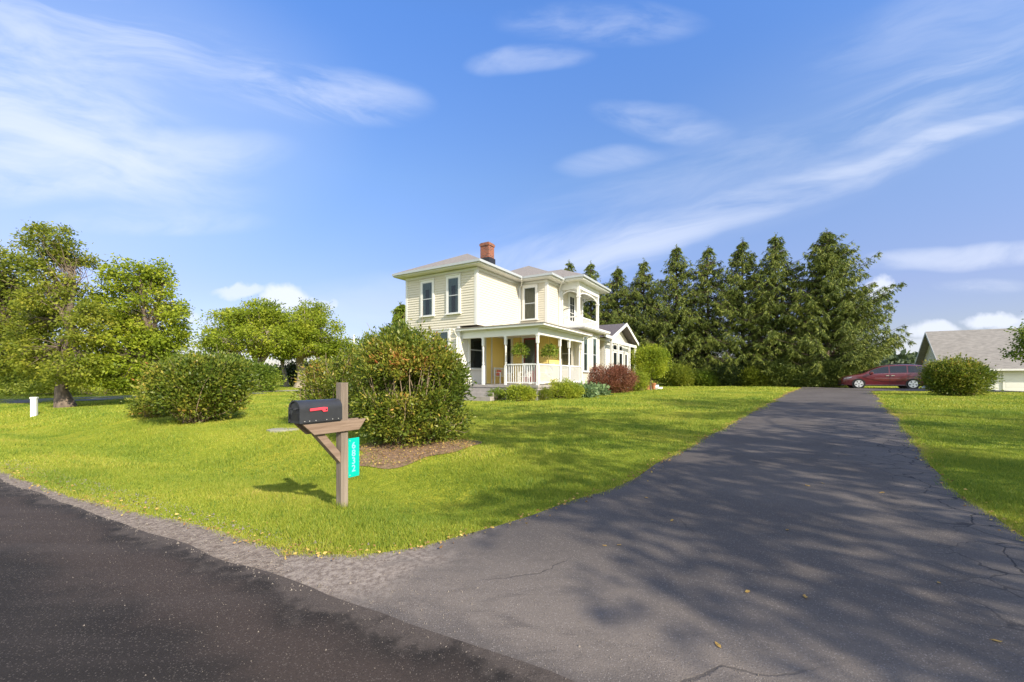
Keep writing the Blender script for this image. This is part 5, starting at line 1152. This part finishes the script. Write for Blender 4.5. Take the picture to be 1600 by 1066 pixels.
        for xx in (.98, 4.02):
            q = MB(); q.tube([(xx, sy*1.0, .34), (xx, sy*.70, .34)], .395, 28); q.build('wheel_arch', M['black_metal'], v)
            wh = MB(); c = .34; prof = []
            wv = empty_child('wheel', v)
            q = MB(); q.tube([(xx, sy*.80, c), (xx, sy*.985, c), (xx, sy*1.015, c)], [.335, .335, .31], 32); q.build('tyre', M['rubber'], wv)
            q = MB(); q.tube([(xx, sy*1.010, c), (xx, sy*1.018, c)], .24, 28); q.build('hub', M['black_metal'], wv)
            q = MB()
            for i in range(5):
                a = i*2*math.pi/5+.3; ca, sa = math.cos(a), math.sin(a); w1, w2_ = .052, .085
                P = [(xx+ca*.03-sa*w1, c+sa*.03+ca*w1), (xx+ca*.03+sa*w1, c+sa*.03-ca*w1), (xx+ca*.24+sa*w2_, c+sa*.24-ca*w2_), (xx+ca*.24-sa*w2_, c+sa*.24+ca*w2_)]
                q.prism([(p[0], sy*1.019, p[1]) for p in P], (0, sy*.012, 0))
            n = 28; ring = []
            for i in range(n): a = 2*math.pi*i/n; ring += [(xx+.225*math.cos(a), sy*1.02, c+.225*math.sin(a)), (xx+.262*math.cos(a), sy*1.02, c+.262*math.sin(a)), (xx+.262*math.cos(a), sy*1.034, c+.262*math.sin(a)), (xx+.225*math.cos(a), sy*1.034, c+.225*math.sin(a))]
            q.add(ring, [(4*i+j, 4*((i+1) % n)+j, 4*((i+1) % n)+(j+1) % 4, 4*i+(j+1) % 4) for i in range(n) for j in range(4)])
            q.build('rim', M['rim'], wv)
    q = MB(); q.add([(1.28, -.80, 1.13), (1.28, .80, 1.13), (2.30, .66, 1.66), (2.30, -.66, 1.66)], [(3, 2, 1, 0)]); q.v = [(a-.012, b, c+.03) for a, b, c in q.v]; q.build('windscreen', M['vglass'], v)
    q = MB(); q.box(-.02, .10, -.5, .5, .42, .60); q.build('grille', M['black_metal'], v, bevel=.02)
    q = MB(); q.box(-.03, .3, -.80, .80, .20, .28); q.box(5.0, 5.2, -.85, .85, .36, .52); pieces(q, 'bumper', M['black_metal'], v, bevel=.02)
    q = MB(); 
    for sy in (-1, 1): q.tube([(2.7, sy*.70, 1.79), (4.4, sy*.70, 1.79)], .018, 6)
    pieces(q, 'roof_rail', M['black_metal'], v)
    return v
def empty_child(name, par):
    o = bpy.data.objects.new(name, None); C.objects.link(o); o.parent = par; o.empty_display_size = .1; return o
# nose towards the spruces: x axis runs from nose to tail along the street direction
va = math.atan2(-.48, .877)
nose = Vector(((1312-800)/650*32.6, 32.6)); minivan((nose.x, nose.y, gz(nose.x+2, nose.y-1)+.03), va)

# ------------------------------------------------------------------ white shed on the right
M['shed'] = mat('shed_siding', (.74, .74, .72), .6, noise=.06, nscale=1)
M['shed_roof'] = mat('shed_shingle', (.29, .275, .262), .95, .15, col2=(.20, .19, .182), nscale=6, bump=.4, streak=(.5, .5, 2))
sA = Vector((34.2, 33.5)); sz_ = .2
shed = empty('shed', (sA.x+.6, sA.y-.2, sz_), va, 'long white shed with a tan shingled gable roof at the right edge', 'shed')
Ls_, Ws_ = 22, 5.2; eh, rh = 2.55, 5.35
q = MB(); q.box(0, Ls_, 0, Ws_, -.4, eh)
z = 0.0
hb_ = [(0, 0)]
def shed_siding(q, p0, p1, n, z0, z1):
    siding(q, p0, p1, n, z0, z1, .2, .014)
shed_siding(q, (0, 0), (Ls_, 0), (0, -1), 0, eh-.02); shed_siding(q, (0, Ws_), (0, 0), (-1, 0), 0, eh)
q.build('wall', M['shed'], shed)
q = MB(); q.add([(0, 0, eh), (0, Ws_, eh), (0, Ws_/2, rh-.15), (Ls_, 0, eh), (Ls_, Ws_, eh), (Ls_, Ws_/2, rh-.15)], [(2, 1, 0), (3, 4, 5)]); 
for i in range(17): y_ = .15+i*.29; zt = eh+(rh-.2-eh)*(1-abs(y_-Ws_/2)/(Ws_/2)); q.box(-.022, -.001, y_-.02, y_+.02, eh, max(zt, eh+.02))
q.build('gable', M['shed'], shed)
q = MB(); o_ = .45; dz_ = (rh-eh)/(Ws_/2)*o_
for (ya, za, yb, zb) in ((-o_, eh-dz_, Ws_/2, rh), (Ws_/2, rh, Ws_+o_, eh-dz_)):
    q.add([(-.5, ya, za), (Ls_+.5, ya, za), (Ls_+.5, yb, zb), (-.5, yb, zb), (-.5, ya, za-.14), (Ls_+.5, ya, za-.14), (Ls_+.5, yb, zb-.14), (-.5, yb, zb-.14)], [(0,1,2,3),(7,6,5,4),(0,4,5,1),(3,2,6,7),(0,3,7,4),(1,5,6,2)])
q.build('roof', M['shed_roof'], shed)
q = MB(); q.box(-.5, Ls_+.5, -o_-.10, -o_-.002, eh-dz_-.15, eh-dz_-.01); q.build('gutter', M['white'], shed)
for (ya, za, yb, zb, nm) in ((-o_, eh-dz_, Ws_/2, rh, 0), (Ws_/2, rh, Ws_+o_, eh-dz_, 1)):
    q = MB(); q.add([(-.53, ya, za+.01), (-.53, yb, zb+.01), (-.53, yb, zb-.2), (-.53, ya, za-.2), (-.502, ya, za+.01), (-.502, yb, zb+.01), (-.502, yb, zb-.2), (-.502, ya, za-.2)], [(3,2,1,0),(4,5,6,7),(0,1,5,4),(2,3,7,6),(0,4,7,3),(1,2,6,5)]); q.build('rake_board', M['gutter'], shed)
for xx in (3.2, 8.8):
    q = MB(); q.box(xx, xx+4.6, -.06, -.015, .05, 2.2)
    for k in range(4): q.box(xx+.05, xx+4.55, -.068, -.061, .1+k*.53, .56+k*.53)
    dr = q.build('garage_door', M['white'], shed); q = MB(); q.box(xx-.12, xx-.001, -.075, -.014, 0, 2.3); q.box(xx+4.601, xx+4.72, -.075, -.014, 0, 2.3); q.box(xx, xx+4.6, -.075, -.014, 2.201, 2.3); q.build('door_frame', M['white'], dr)

# far woods beyond the fields
rw = np.random.default_rng(9); nW = 26000; th_ = rw.uniform(R(20), R(160), nW); rW = rw.uniform(230, 300, nW); hmax = 7+2.5*np.sin(th_*9)+2*np.sin(th_*23+1)
P = np.stack([rW*np.cos(th_), rW*np.sin(th_), .9+hmax*rw.random(nW)**.8], 1); V, Fq = leaves(P, rw.normal(size=(nW, 3)), np.full(nW, 3.0), np.full(nW, 2.2), rw)
LM['far'] = leafmat('far_foliage', [(0, (.04, .07, .03)), (1, (.09, .12, .05))], .2, .02, .2)
tag(npmesh('distant_woods', V, Fq, LM['far'], None, rw.random(nW)), 'far off woods along the horizon', 'woods', kind='stuff')
